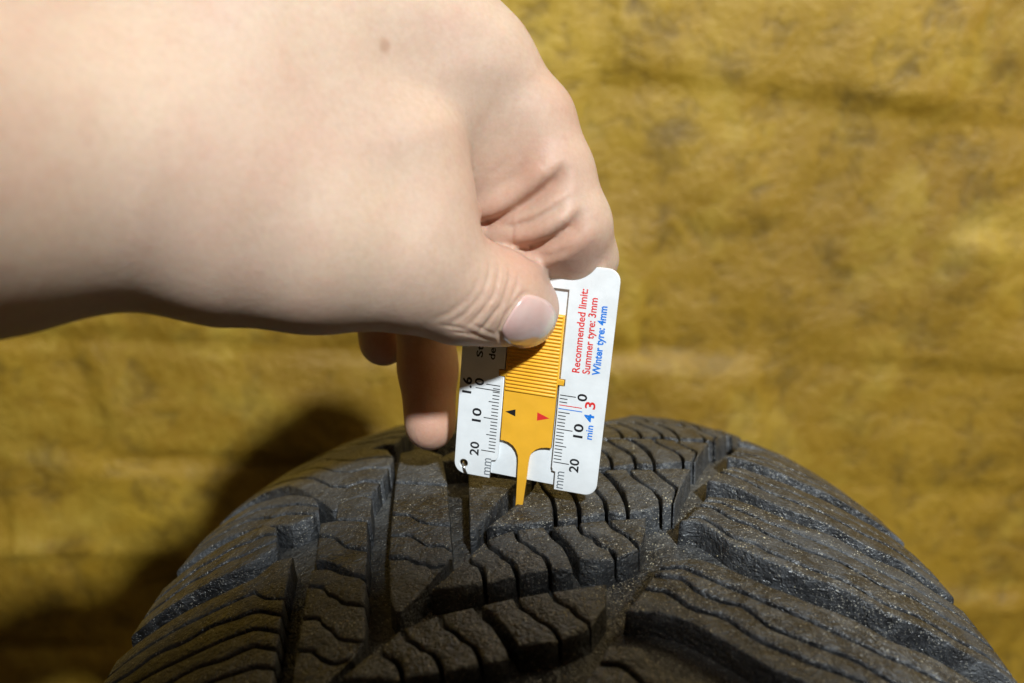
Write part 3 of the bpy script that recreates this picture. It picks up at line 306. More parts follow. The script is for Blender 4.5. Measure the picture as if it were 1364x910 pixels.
["Rb",[[[[61.8,30.3],[66.0,31.8],[73.9,28.9],[82.9,25.7],[91.9,24.4],[100.9,19.7],[109.9,20.2],[118.9,17.1]],[[59.2,27.0],[63.0,27.5],[66.6,25.4],[69.9,22.3],[73.3,20.7],[77.1,20.2],[80.9,18.7],[84.9,17.1],[88.9,16.4],[92.6,15.7],[96.1,14.1],[99.9,12.0],[103.9,11.5],[107.9,12.0],[111.7,11.7],[115.6,10.1],[119.5,9.7]]],[[[59.2,27.0],[63.0,27.5],[66.6,25.4],[69.9,22.3],[73.3,20.7],[77.1,20.2],[80.9,18.7],[84.9,17.1],[88.9,16.4],[92.6,15.7],[96.1,14.1],[99.9,12.0],[103.9,11.5],[107.9,12.0],[111.7,11.7],[115.6,10.1],[119.5,9.7]],[[56.7,23.6],[63.1,20.9],[69.6,14.3],[78.6,10.8],[87.6,9.3],[96.6,4.4],[105.6,4.6],[114.6,1.2],[120.0,2.4]]],[[[56.7,23.6],[63.1,20.9],[69.6,14.3],[78.6,10.8],[87.6,9.3],[96.6,4.4],[105.6,4.6],[114.6,1.2],[120.0,2.4]],[[50.9,15.2],[56.3,14.5],[59.6,11.7],[67.2,6.3],[76.2,2.7],[85.2,1.1],[94.2,-4.0],[103.2,-3.9],[112.2,-7.5],[120.0,-6.7]]]]],
["Rc",[[[[48.8,4.3],[56.2,4.3],[65.1,-0.6],[74.1,-4.4],[83.1,-6.1],[92.1,-11.3],[101.1,-11.3],[110.1,-15.0],[119.1,-14.4]],[[46.7,1.2],[51.4,1.3],[55.0,-1.9],[59.3,-5.3],[63.2,-7.8],[67.7,-9.0],[72.3,-11.0],[77.1,-13.0],[81.9,-14.5],[86.2,-16.0],[90.6,-17.9],[95.5,-18.9],[100.4,-20.1],[105.0,-21.3],[109.7,-21.7],[114.7,-22.1],[119.5,-22.8]]],[[[46.7,1.2],[51.4,1.3],[55.0,-1.9],[59.3,-5.3],[63.2,-7.8],[67.7,-9.0],[72.3,-11.0],[77.1,-13.0],[81.9,-14.5],[86.2,-16.0],[90.6,-17.9],[95.5,-18.9],[100.4,-20.1],[105.0,-21.3],[109.7,-21.7],[114.7,-22.1],[119.5,-22.8]],[[44.6,-1.9],[48.4,-2.0],[50.9,-5.6],[52.9,-8.7],[57.5,-10.6],[61.0,-14.6],[70.0,-18.6],[79.0,-20.6],[88.0,-26.0],[97.0,-26.2],[106.0,-30.2],[115.0,-29.8],[120.0,-31.2]]],[[[44.6,-1.9],[48.4,-2.0],[50.9,-5.6],[52.9,-8.7],[57.5,-10.6],[61.0,-14.6],[70.0,-18.6],[79.0,-20.6],[88.0,-26.0],[97.0,-26.2],[106.0,-30.2],[115.0,-29.8],[120.0,-31.2]],[[39.7,-9.5],[44.1,-8.4],[47.0,-12.1],[49.8,-17.5],[52.6,-18.7],[56.6,-20.4],[58.5,-23.2],[67.5,-27.3],[76.5,-29.5],[85.5,-35.0],[94.5,-35.4],[103.5,-39.5],[112.5,-39.3],[120.0,-41.1]]],[[[39.7,-9.5],[44.1,-8.4],[47.0,-12.1],[49.8,-17.5],[52.6,-18.7],[56.6,-20.4],[58.5,-23.2],[67.5,-27.3],[76.5,-29.5],[85.5,-35.0],[94.5,-35.4],[103.5,-39.5],[112.5,-39.3],[120.0,-41.1]],[[37.2,-11.5],[42.6,-11.3],[46.1,-16.0],[49.6,-21.7],[53.5,-25.3],[57.2,-27.6],[66.2,-31.8],[75.2,-34.0],[84.2,-39.7],[93.2,-40.1],[102.2,-44.3],[111.2,-44.2],[120.0,-46.1]]]]],
["Rd",[[[[29.2,-30.3],[38.4,-28.4],[46.5,-32.4],[54.2,-37.7],[63.2,-42.1],[72.2,-44.5],[81.2,-50.3],[90.2,-50.9],[99.2,-55.2],[108.2,-55.3],[117.2,-57.5],[120.0,-56.2]],[[27.6,-32.9],[33.9,-32.0],[38.7,-35.5],[44.3,-39.3],[49.5,-42.2],[54.3,-45.2],[60.0,-48.2],[66.1,-51.1],[71.9,-53.5],[77.2,-56.1],[83.2,-57.3],[89.4,-59.2],[95.2,-62.6],[101.3,-63.0],[107.6,-62.7],[113.8,-64.8],[120.0,-64.3]]],[[[27.6,-32.9],[33.9,-32.0],[38.7,-35.5],[44.3,-39.3],[49.5,-42.2],[54.3,-45.2],[60.0,-48.2],[66.1,-51.1],[71.9,-53.5],[77.2,-56.1],[83.2,-57.3],[89.4,-59.2],[95.2,-62.6],[101.3,-63.0],[107.6,-62.7],[113.8,-64.8],[120.0,-64.3]],[[26.1,-35.4],[33.1,-36.5],[35.8,-41.2],[40.7,-44.5],[46.0,-45.6],[50.2,-51.8],[59.2,-56.4],[68.2,-59.0],[77.2,-65.1],[86.2,-65.9],[95.2,-70.5],[104.2,-70.8],[113.2,-73.2],[120.0,-72.4]]],[[[26.1,-35.4],[33.1,-36.5],[35.8,-41.2],[40.7,-44.5],[46.0,-45.6],[50.2,-51.8],[59.2,-56.4],[68.2,-59.0],[77.2,-65.1],[86.2,-65.9],[95.2,-70.5],[104.2,-70.8],[113.2,-73.2],[120.0,-72.4]],[[23.2,-40.4],[28.7,-41.2],[33.2,-47.1],[40.8,-49.7],[45.0,-54.8],[48.6,-57.5],[57.6,-62.2],[66.6,-64.9],[75.6,-71.1],[84.6,-72.0],[93.6,-76.6],[102.6,-77.0],[111.6,-79.5],[120.0,-79.0]]],[[[23.2,-40.4],[28.7,-41.2],[33.2,-47.1],[40.8,-49.7],[45.0,-54.8],[48.6,-57.5],[57.6,-62.2],[66.6,-64.9],[75.6,-71.1],[84.6,-72.0],[93.6,-76.6],[102.6,-77.0],[111.6,-79.5],[120.0,-79.0]],[[17.6,-47.8],[24.8,-48.2],[31.1,-50.8],[36.9,-55.2],[42.3,-60.0],[46.8,-63.7],[55.8,-68.5],[64.8,-71.3],[73.8,-77.6],[82.8,-78.6],[91.8,-83.4],[100.8,-83.9],[109.8,-86.5],[118.8,-86.1]]]]],
["Re",[[[[12.6,-58.2],[19.6,-59.3],[22.3,-64.0],[27.2,-67.3],[32.5,-68.4],[36.7,-74.6],[45.7,-79.2],[54.7,-81.8],[63.7,-87.9],[72.7,-88.7],[81.7,-93.3],[90.7,-93.6],[99.7,-96.0],[106.5,-95.2]],[[9.7,-63.2],[15.2,-64.0],[19.7,-69.9],[27.3,-72.5],[31.5,-77.6],[35.1,-80.3],[44.1,-85.0],[53.1,-87.7],[62.1,-93.9],[71.1,-94.8],[80.1,-99.4],[89.1,-99.8],[98.1,-102.3],[106.5,-101.8]]],[[[9.7,-63.2],[15.2,-64.0],[19.7,-69.9],[27.3,-72.5],[31.5,-77.6],[35.1,-80.3],[44.1,-85.0],[53.1,-87.7],[62.1,-93.9],[71.1,-94.8],[80.1,-99.4],[89.1,-99.8],[98.1,-102.3],[106.5,-101.8]],[[4.1,-70.6],[11.3,-71.0],[17.6,-73.6],[23.4,-78.0],[28.8,-82.8],[33.3,-86.5],[42.3,-91.3],[51.3,-94.1],[60.3,-100.4],[69.3,-101.4],[78.3,-106.2],[87.3,-106.7],[96.3,-109.3],[105.3,-108.9]]]]],
["Rf",[[[[-4.8,-92.3],[4.4,-90.4],[12.5,-94.4],[20.2,-99.7],[29.2,-104.1],[38.2,-106.5],[47.2,-112.3],[56.2,-112.9],[65.2,-117.2],[74.2,-117.3],[83.2,-119.5],[86.0,-118.2]],[[-6.3,-94.8],[-0.1,-94.0],[4.7,-97.5],[10.3,-101.3],[15.5,-104.2],[20.3,-107.2],[26.0,-110.2],[32.1,-113.1],[37.9,-115.5],[43.2,-118.1],[49.2,-119.3],[55.4,-121.2],[61.2,-124.6],[67.3,-125.0],[73.6,-124.7],[79.8,-126.8],[86.0,-126.3]]],[[[-6.3,-94.8],[-0.1,-94.0],[4.7,-97.5],[10.3,-101.3],[15.5,-104.2],[20.3,-107.2],[26.0,-110.2],[32.1,-113.1],[37.9,-115.5],[43.2,-118.1],[49.2,-119.3],[55.4,-121.2],[61.2,-124.6],[67.3,-125.0],[73.6,-124.7],[79.8,-126.8],[86.0,-126.3]],[[-7.9,-97.4],[-0.9,-98.5],[1.8,-103.2],[6.7,-106.5],[12.0,-107.6],[16.2,-113.8],[25.2,-118.4],[34.2,-121.0],[43.2,-127.1],[52.2,-127.9],[61.2,-132.5],[70.2,-132.8],[79.2,-135.2],[86.0,-134.4]]],[[[-7.9,-97.4],[-0.9,-98.5],[1.8,-103.2],[6.7,-106.5],[12.0,-107.6],[16.2,-113.8],[25.2,-118.4],[34.2,-121.0],[43.2,-127.1],[52.2,-127.9],[61.2,-132.5],[70.2,-132.8],[79.2,-135.2],[86.0,-134.4]],[[-10.8,-102.4],[-5.3,-103.2],[-0.8,-109.1],[6.8,-111.7],[11.0,-116.8],[14.6,-119.5],[23.6,-124.2],[32.6,-126.9],[41.6,-133.1],[50.6,-134.0],[59.6,-138.6],[68.6,-139.0],[77.6,-141.5],[86.0,-141.0]]],[[[-10.8,-102.4],[-5.3,-103.2],[-0.8,-109.1],[6.8,-111.7],[11.0,-116.8],[14.6,-119.5],[23.6,-124.2],[32.6,-126.9],[41.6,-133.1],[50.6,-134.0],[59.6,-138.6],[68.6,-139.0],[77.6,-141.5],[86.0,-141.0]],[[-16.4,-109.8],[-9.2,-110.2],[-2.9,-112.8],[2.9,-117.2],[8.3,-122.0],[12.8,-125.7],[21.8,-130.5],[30.8,-133.3],[39.8,-139.6],[48.8,-140.6],[57.8,-145.4],[66.8,-145.9],[75.8,-148.5],[84.8,-148.1]]]]],
["Rz",[[[[85.8,98.1],[91.7,101.8],[100.2,110.1],[109.2,107.6],[118.2,107.2],[120.0,103.2],[120.0,104.8]],[[84.1,93.8],[87.0,96.3],[90.0,97.4],[92.7,98.4],[95.4,100.6],[98.1,102.9],[100.9,103.3],[104.1,101.4],[107.4,100.5],[110.7,101.1],[114.1,101.0],[117.3,99.5],[120.0,97.8],[120.0,97.5],[120.0,97.5],[120.0,97.3],[120.0,97.0]]],[[[84.1,93.8],[87.0,96.3],[90.0,97.4],[92.7,98.4],[95.4,100.6],[98.1,102.9],[100.9,103.3],[104.1,101.4],[107.4,100.5],[110.7,101.1],[114.1,101.0],[117.3,99.5],[120.0,97.8],[120.0,97.5],[120.0,97.5],[120.0,97.3],[120.0,97.0]],[[82.5,89.6],[85.5,91.9],[88.5,92.9],[91.5,93.5],[94.5,95.3],[97.5,96.6],[100.6,96.2],[103.9,94.3],[107.3,93.6],[110.6,94.2],[114.0,94.0],[117.1,92.0],[120.0,90.1],[120.0,90.2],[120.0,90.7],[120.0,90.5],[120.0,89.2]]],[[[82.5,89.6],[85.5,91.9],[88.5,92.9],[91.5,93.5],[94.5,95.3],[97.5,96.6],[100.6,96.2],[103.9,94.3],[107.3,93.6],[110.6,94.2],[114.0,94.0],[117.1,92.0],[120.0,90.1],[120.0,90.2],[120.0,90.7],[120.0,90.5],[120.0,89.2]],[[80.8,85.3],[88.1,88.8],[94.4,90.5],[103.4,87.7],[112.4,86.9],[120.0,82.6],[120.0,83.6],[120.0,81.4]]],[[[80.8,85.3],[88.1,88.8],[94.4,90.5],[103.4,87.7],[112.4,86.9],[120.0,82.6],[120.0,83.6],[120.0,81.4]],[[78.8,81.4],[82.2,83.1],[85.6,83.2],[88.9,82.3],[92.4,82.5],[95.8,82.6],[99.2,81.3],[102.6,79.5],[106.2,79.0],[109.7,79.5],[113.0,78.6],[116.2,76.2],[119.5,74.5],[120.0,75.2],[120.0,76.2],[120.0,75.2],[120.0,73.2]]],[[[78.8,81.4],[82.2,83.1],[85.6,83.2],[88.9,82.3],[92.4,82.5],[95.8,82.6],[99.2,81.3],[102.6,79.5],[106.2,79.0],[109.7,79.5],[113.0,78.6],[116.2,76.2],[119.5,74.5],[120.0,75.2],[120.0,76.2],[120.0,75.2],[120.0,73.2]],[[76.8,77.6],[82.9,78.1],[90.1,75.7],[99.1,72.6],[108.1,71.6],[117.1,67.1],[120.0,67.8],[120.0,65.0]]]]],
["Ry",[[[[97.8,134.1],[103.7,137.8],[112.2,146.1],[120.0,143.6],[120.0,143.2],[120.0,139.2],[120.0,140.8]],[[96.1,129.8],[99.0,132.3],[102.0,133.4],[104.7,134.4],[107.4,136.6],[110.1,138.9],[112.9,139.3],[116.1,137.4],[119.4,136.5],[120.0,137.1],[120.0,137.0],[120.0,135.5],[120.0,133.8],[120.0,133.5],[120.0,133.5],[120.0,133.3],[120.0,133.0]]],[[[96.1,129.8],[99.0,132.3],[102.0,133.4],[104.7,134.4],[107.4,136.6],[110.1,138.9],[112.9,139.3],[116.1,137.4],[119.4,136.5],[120.0,137.1],[120.0,137.0],[120.0,135.5],[120.0,133.8],[120.0,133.5],[120.0,133.5],[120.0,133.3],[120.0,133.0]],[[94.5,125.6],[97.5,127.9],[100.5,128.9],[103.5,129.5],[106.5,131.3],[109.5,132.6],[112.6,132.2],[115.9,130.3],[119.3,129.6],[120.0,130.2],[120.0,130.0],[120.0,128.0],[120.0,126.1],[120.0,126.2],[120.0,126.7],[120.0,126.5],[120.0,125.2]]],[[[94.5,125.6],[97.5,127.9],[100.5,128.9],[103.5,129.5],[106.5,131.3],[109.5,132.6],[112.6,132.2],[115.9,130.3],[119.3,129.6],[120.0,130.2],[120.0,130.0],[120.0,128.0],[120.0,126.1],[120.0,126.2],[120.0,126.7],[120.0,126.5],[120.0,125.2]],[[92.8,121.3],[100.1,124.8],[106.4,126.5],[115.4,123.7],[120.0,122.9],[120.0,118.6],[120.0,119.6],[120.0,117.4]]],[[[92.8,121.3],[100.1,124.8],[106.4,126.5],[115.4,123.7],[120.0,122.9],[120.0,118.6],[120.0,119.6],[120.0,117.4]],[[90.8,117.4],[94.2,119.1],[97.6,119.2],[100.9,118.3],[104.4,118.5],[107.8,118.6],[111.2,117.3],[114.6,115.5],[118.2,115.0],[120.0,115.5],[120.0,114.6],[120.0,112.2],[120.0,110.5],[120.0,111.2],[120.0,112.2],[120.0,111.2],[120.0,109.2]]],[[[90.8,117.4],[94.2,119.1],[97.6,119.2],[100.9,118.3],[104.4,118.5],[107.8,118.6],[111.2,117.3],[114.6,115.5],[118.2,115.0],[120.0,115.5],[120.0,114.6],[120.0,112.2],[120.0,110.5],[120.0,111.2],[120.0,112.2],[120.0,111.2],[120.0,109.2]],[[88.8,113.6],[94.9,114.1],[102.1,111.7],[111.1,108.6],[120.0,107.6],[120.0,103.1],[120.0,103.8],[120.0,101.0]]]]],
["c1c",[[[[-120.0,-83.9],[-99.7,-81.4],[-79.4,-79.0],[-75.3,-73.1],[-70.1,-73.6]],[[-120.0,-91.6],[-98.6,-89.1],[-77.2,-86.5],[-73.5,-90.3],[-67.7,-92.5]]],[[[-120.0,-91.6],[-98.6,-89.1],[-77.2,-86.5],[-73.5,-90.3],[-67.7,-92.5]],[[-120.0,-99.3],[-116.6,-98.2],[-113.2,-98.3],[-109.8,-98.8],[-106.4,-98.1],[-102.9,-96.7],[-99.5,-96.4],[-96.1,-97.0],[-92.7,-96.7],[-89.3,-95.3],[-85.9,-94.5],[-82.5,-95.0],[-79.1,-95.2],[-75.8,-94.6],[-73.0,-95.1],[-69.9,-97.1],[-66.8,-98.7]]],[[[-120.0,-99.3],[-116.6,-98.2],[-113.2,-98.3],[-109.8,-98.8],[-106.4,-98.1],[-102.9,-96.7],[-99.5,-96.4],[-96.1,-97.0],[-92.7,-96.7],[-89.3,-95.3],[-85.9,-94.5],[-82.5,-95.0],[-79.1,-95.2],[-75.8,-94.6],[-73.0,-95.1],[-69.9,-97.1],[-66.8,-98.7]],[[-120.0,-107.1],[-96.5,-104.2],[-72.9,-101.4],[-69.5,-103.0],[-65.8,-104.9]]],[[[-120.0,-107.1],[-96.5,-104.2],[-72.9,-101.4],[-69.5,-103.0],[-65.8,-104.9]],[[-120.0,-113.8],[-116.5,-112.7],[-113.1,-112.8],[-109.6,-113.3],[-106.1,-112.5],[-102.6,-111.1],[-99.2,-110.8],[-95.7,-111.4],[-92.2,-111.1],[-88.8,-109.7],[-85.3,-109.0],[-81.8,-109.4],[-78.3,-109.6],[-74.9,-108.4],[-71.4,-107.5],[-68.2,-109.1],[-65.0,-110.7]]],[[[-120.0,-113.8],[-116.5,-112.7],[-113.1,-112.8],[-109.6,-113.3],[-106.1,-112.5],[-102.6,-111.1],[-99.2,-110.8],[-95.7,-111.4],[-92.2,-111.1],[-88.8,-109.7],[-85.3,-109.0],[-81.8,-109.4],[-78.3,-109.6],[-74.9,-108.4],[-71.4,-107.5],[-68.2,-109.1],[-65.0,-110.7]],[[-120.0,-120.6],[-94.6,-117.5],[-69.2,-114.5],[-66.5,-115.6],[-64.2,-116.4]]],[[[-120.0,-120.6],[-94.6,-117.5],[-69.2,-114.5],[-66.5,-115.6],[-64.2,-116.4]],[[-120.0,-128.9],[-93.5,-125.7],[-66.9,-122.5],[-64.8,-123.9],[-62.8,-124.5]]]]],
["col2c",[[[[-66.4,-71.1],[-62.0,-71.7],[-51.8,-75.3]],[[-65.3,-78.2],[-60.8,-80.4],[-58.5,-83.5],[-55.7,-87.0],[-49.4,-89.8]]],[[[-65.3,-78.2],[-60.8,-80.4],[-58.5,-83.5],[-55.7,-87.0],[-49.4,-89.8]],[[-63.5,-90.5],[-59.3,-92.6],[-56.1,-95.4],[-51.4,-99.1],[-48.2,-100.2]]]]],
["col2d",[[[[-63.6,-94.9],[-58.5,-96.2],[-54.9,-99.2],[-49.2,-101.7],[-47.6,-103.8]],[[-63.3,-101.6],[-58.7,-103.3],[-56.9,-106.5],[-54.2,-108.0],[-52.6,-110.4],[-46.5,-112.2]]],[[[-63.3,-101.6],[-58.7,-103.3],[-56.9,-106.5],[-54.2,-108.0],[-52.6,-110.4],[-46.5,-112.2]],[[-61.7,-113.9],[-57.4,-114.5],[-55.9,-117.2],[-53.5,-119.2],[-51.8,-121.8],[-49.5,-123.1],[-44.8,-124.2]]],[[[-61.7,-113.9],[-57.4,-114.5],[-55.9,-117.2],[-53.5,-119.2],[-51.8,-121.8],[-49.5,-123.1],[-44.8,-124.2]],[[-60.6,-124.4],[-56.4,-125.1],[-55.0,-127.2],[-52.9,-128.7],[-50.3,-129.9],[-46.3,-129.0],[-44.7,-125.1]]],[[[-60.6,-124.4],[-56.4,-125.1],[-55.0,-127.2],[-52.9,-128.7],[-50.3,-129.9],[-46.3,-129.0],[-44.7,-125.1]],[[-59.5,-134.5],[-55.1,-137.1],[-52.3,-136.4],[-49.2,-132.3]]]]],
["row4",[[[[-36.7,-109.2],[-35.4,-113.2],[-32.4,-115.1],[-30.7,-117.5],[-28.1,-119.3],[-26.9,-122.2],[-26.2,-124.7]],[[-28.7,-107.2],[-27.1,-110.5],[-24.2,-113.4],[-22.1,-117.6],[-20.5,-121.2],[-20.4,-123.4]]],[[[-26.7,-106.9],[-23.7,-109.9],[-21.1,-113.6],[-19.0,-117.4],[-18.0,-120.0]],[[-18.5,-104.6],[-17.3,-108.4],[-14.7,-110.3],[-13.2,-112.5],[-10.2,-114.4],[-9.0,-116.7],[-8.5,-118.8]]],[[[-18.5,-104.6],[-17.3,-108.4],[-14.7,-110.3],[-13.2,-112.5],[-10.2,-114.4],[-9.0,-116.7],[-8.5,-118.8]],[[-9.9,-102.8],[-8.7,-106.1],[-5.1,-108.8],[-4.0,-111.1],[-1.5,-113.2],[-1.0,-114.9]]],[[[-9.9,-102.8],[-8.7,-106.1],[-5.1,-108.8],[-4.0,-111.1],[-1.5,-113.2],[-1.0,-114.9]],[[4.0,-100.4],[3.0,-108.0],[-0.9,-114.6]]]]]]''')
def resample(L, n):
    L = np.array(L, float); s = np.r_[0, np.cumsum(np.hypot(*np.diff(L, axis=0).T))]
    t = np.linspace(0, s[-1], n); return np.c_[np.interp(t, s, L[:, 0]), np.interp(t, s, L[:, 1])]
def slab(A, B, gapA, gapB, V, Fc, wob):
    """one rubber slice between two edge lines of the tread, with rounded rim and drafted walls"""
    ln = max(np.hypot(*np.diff(np.array(A), axis=0).T).sum(), np.hypot(*np.diff(np.array(B), axis=0).T).sum())
    n = int(max(6, min(46, ln / 1.6)))
    A = resample(A, n); B = resample(B, n)
    wd = np.hypot(*(B - A).T); m = int(max(3, min(14, np.median(wd) / 2.2)))
    dirv = (B - A) / np.maximum(wd, .3)[:, None]
    A = A + dirv * np.minimum(gapA, wd * .3)[:, None]; B = B - dirv * np.minimum(gapB, wd * .3)[:, None]
    t = np.linspace(0, 1, m)[None, :, None]; G = A[:, None] * (1 - t) + B[:, None] * t       # n x m x 2
    # boundary loop indices
    loop = [(i, 0) for i in range(n)] + [(n - 1, j) for j in range(1, m)] + [(i, m - 1) for i in range(n - 2, -1, -1)] + [(0, j) for j in range(m - 2, 0, -1)]
    full = np.array([G[i, j] for i, j in loop])
    cen = G.reshape(-1, 2).mean(0)
    T = G.copy(); r = .55
    def pull(p, q):
        d = q - p; l = np.hypot(*d); return p + d * min(.35, r / max(l, 1e-3))
    for i in range(n):
        T[i, 0] = pull(G[i, 0], G[i, m - 1]); T[i, m - 1] = pull(G[i, m - 1], G[i, 0])
    T0 = T.copy()
    for j in range(m):
        T[0, j] = pull(T0[0, j], T0[min(n - 1, 3), j]); T[n - 1, j] = pull(T0[n - 1, j], T0[max(0, n - 4), j])
    b = len(V)
    hgt = wob + rng.normal(0, .035, (n, m))
    top = TY(T[..., 0], T[..., 1], hgt).reshape(-1, 3)
    V.extend(top.tolist())
    for i in range(n - 1):
        for j in range(m - 1):
            Fc.append((b + i * m + j, b + (i + 1) * m + j, b + (i + 1) * m + j + 1, b + i * m + j + 1))
    idx = [b + i * m + j for i, j in loop]; K = len(loop)
    prev = idx
    outw = full - cen; outw /= np.maximum(np.hypot(*outw.T), 1e-3)[:, None]
    inset = np.array([T[i, j] for i, j in loop])
    for h, o_, mixf in ((-.16, 0, .65), (-.6, 0, 1.), (-4, .12, 1), (-GD - .4, .5, 1)):
        p = inset * (1 - mixf) + full * mixf + outw * o_
        c = len(V); V.extend(TY(p[:, 0], p[:, 1], h + wob).tolist()); cur = list(range(c, c + K))
        for q in range(K): Fc.append((prev[q], cur[q], cur[(q + 1) % K], prev[(q + 1) % K]))
        prev = cur
for name, slices in TREAD:
    V, Fc = [], []
    for k, (A, B) in enumerate(slices):
        ga = .6 if k and slices[k - 1][1] == A else 0.
        gb = .6 if k + 1 < len(slices) and slices[k + 1][0] == B else 0.
        slab(A, B, ga, gb, V, Fc, random.uniform(-.25, .12))
    o = tyre_part('tread_block', V, Fc, M_rub)
    bm = bmesh.new(); bm.from_mesh(o.data); bmesh.ops.recalc_face_normals(bm, faces=bm.faces[:]); bm.to_mesh(o.data); bm.free()
    o.data.polygons.foreach_set('use_smooth', [True] * len(o.data.polygons))

# sand and grit lying on the blocks and caught in the grooves
from mathutils.bvhtree import BVHTree
Vb, Fb = [], []
for o in tyre.children:
    b = len(Vb); Vb += [v.co.copy() for v in o.data.vertices]; Fb += [[b + i for i in p.vertices] for p in o.data.polygons]
bvh = BVHTree.FromPolygons(Vb, Fb)
def along(p, q, n, sp):
    t = rng.uniform(0, 1, n)[:, None]; return np.array(p) * (1 - t) + np.array(q) * t + rng.normal(0, sp, (n, 2))
spots = np.concatenate([along((0, -60), (66, 41), 420, 3.2), along((-34, -46), (-22, -27), 130, 1.3), along((-22, -27), (-10, -8), 90, 2.), along((-14, -12), (8, 22), 60, 2.),
                        along((-45, -62), (-50, -45), 60, 1.5), np.c_[rng.uniform(-70, 95, 420), rng.uniform(-70, 60, 420)], along((45, -20), (80, -45), 160, 3.), along((55, 5), (95, -12), 120, 3.)])
oct_v = np.array([(1, 0, 0), (-1, 0, 0), (0, 1, 0), (0, -1, 0), (0, 0, 1), (0, 0, -1)], float)
oct_f = [(0, 2, 4), (2, 1, 4), (1, 3, 4), (3, 0, 4), (2, 0, 5), (1, 2, 5), (3, 1, 5), (0, 3, 5)]
V, Fc = [], []
for d, v in spots:
    p0 = TY(d, v, 12.) - np.array(base_pt); dn = TY(d, v, -20.) - np.array(base_pt) - p0
    hit = bvh.ray_cast(Vector(p0), Vector(dn).normalized(), .05)
    if hit[0] is None: continue
    r_ = abs(rng.normal(.10, .07)) + .07
    q = oct_v * rng.uniform(.6, 1.3, 3) * r_ + rng.normal(0, .12 * r_, (6, 3))
    a_ = rng.uniform(0, 6.28); q[:, :2] = q[:, :2] @ np.array([[math.cos(a_), -math.sin(a_)], [math.sin(a_), math.cos(a_)]])
    b = len(V); V += (np.array(hit[0]) + q * MM).tolist(); Fc += [tuple(b + i for i in f) for f in oct_f]
t = NT('sand'); t.l(t.ramp(t.noise(400, 2), [(.35, (.30, .24, .13)), (.55, (.48, .42, .28)), (.7, (.62, .60, .52))]), t.b.inputs['Base Color']); t.b.inputs['Roughness'].default_value = .6
tag(link('grit', mesh('grit', V, Fc, False), t.m, tyre), kind='stuff')

# ============================ tread depth gauge ============================
GR = np.array([[0.96784, -0.07975, 0.23861], [-0.24263, -0.04517, 0.96907], [-0.06651, -0.99579, -0.06307]])      # columns: right, down, away (world axes)
GT = np.array([-4.435, 3.366, 34.944])      # world mm of the gauge's left zero mark
gm = Matrix(((GR[0][0], GR[0][1] * -1, -GR[0][2], GT[0] * MM), (GR[1][0], -GR[1][1], -GR[1][2], GT[1] * MM), (GR[2][0], -GR[2][1], -GR[2][2], GT[2] * MM), (0, 0, 0, 1)))
gauge = bpy.data.objects.new('tread_depth_gauge', None); col.objects.link(gauge)
tag(gauge, 'white plastic tread depth gauge with an orange slider, pinched between thumb and finger', 'gauge')
TIP = (8.3, -41.5)                                              # gauge plane x right, y up (mm)
gauge.matrix_world = gm @ Matrix.Translation((TIP[0] * MM, TIP[1] * MM, 0))
def gx(s, t, z=0.): return ((s - TIP[0]) * MM, (-t - TIP[1]) * MM, z * MM)      # s right, t down, z towards the viewer
def plate(name, loops, z0, z1, mat, parent, bev=.14):
    cu = bpy.data.curves.new(name, 'CURVE'); cu.dimensions = '2D'; cu.fill_mode = 'BOTH'
    for L in loops:
        sp = cu.splines.new('POLY'); sp.points.add(len(L) - 1); sp.use_cyclic_u = True
        for p, (s, t) in zip(sp.points, L): x, y, _ = gx(s, t); p.co = (x, y, 0, 1)
    cu.extrude = ((z1 - z0) / 2 - bev) * MM; cu.bevel_depth = bev * MM; cu.bevel_resolution = 1; cu.offset = -bev * MM
    t = bpy.data.objects.new('tmp', cu); col.objects.link(t)
    me = bpy.data.meshes.new_from_object(t.evaluated_get(bpy.context.evaluated_depsgraph_get()))
    bpy.data.objects.remove(t); bpy.data.curves.remove(cu); me.name = name
    for v in me.vertices: v.co.z += (z0 + z1) / 2 * MM
    return link(name, me, mat, parent)
def arc(cx, cy, r, a0, a1, n=7): return [(cx + r * math.cos(R(a)), cy + r * math.sin(R(a))) for a in np.linspace(a0, a1, n)]
S0, S1, T0, T1 = -11.9, 30.1, -36.7, 28.2
hole = arc(-9.1, 25.0, 1.25, 0, 345, 16)
rc = 3.4
out = arc(S0 + rc, T0 + rc, rc, 180, 270) + arc(S1 - rc, T0 + rc, rc, 270, 360) + arc(S1 - rc, T1 - rc, rc, 0, 90)
front = out + [(18.0, T1), (17.9, 22.8), (17.0, 22.6)] + arc(17.3, 21.6, .5, 120, 180, 3) + [(16.75, -2.7), (18.2, -2.75), (18.15, -4.7), (16.75, -4.7), (16.8, -29.8), (.9, -29.8),
        (.9, -5.0), (-.75, -5.0), (-.7, -2.9), (.9, -2.9), (.95, 21.4), (.5, 22.4), (-.95, 22.7), (-1.0, T1)] + arc(S0 + rc, T1 - rc, rc, 90, 180)
fp = plate('front_plate', [front, hole], -.25, .75, M_white, gauge)
back = arc(S0 + rc + .15, T0 + rc + .15, rc, 180, 270) + arc(S1 - rc - .15, T0 + rc + .15, rc, 270, 360) + [(S1 - .2, 20), (22, 27.3), (17, 27.3), (0, 27.0), (-4, 27.0), (-5.4, 20), (S0 + .2, 19)]
plate('back_plate', [back], -1.35, -.26, M_back, gauge)
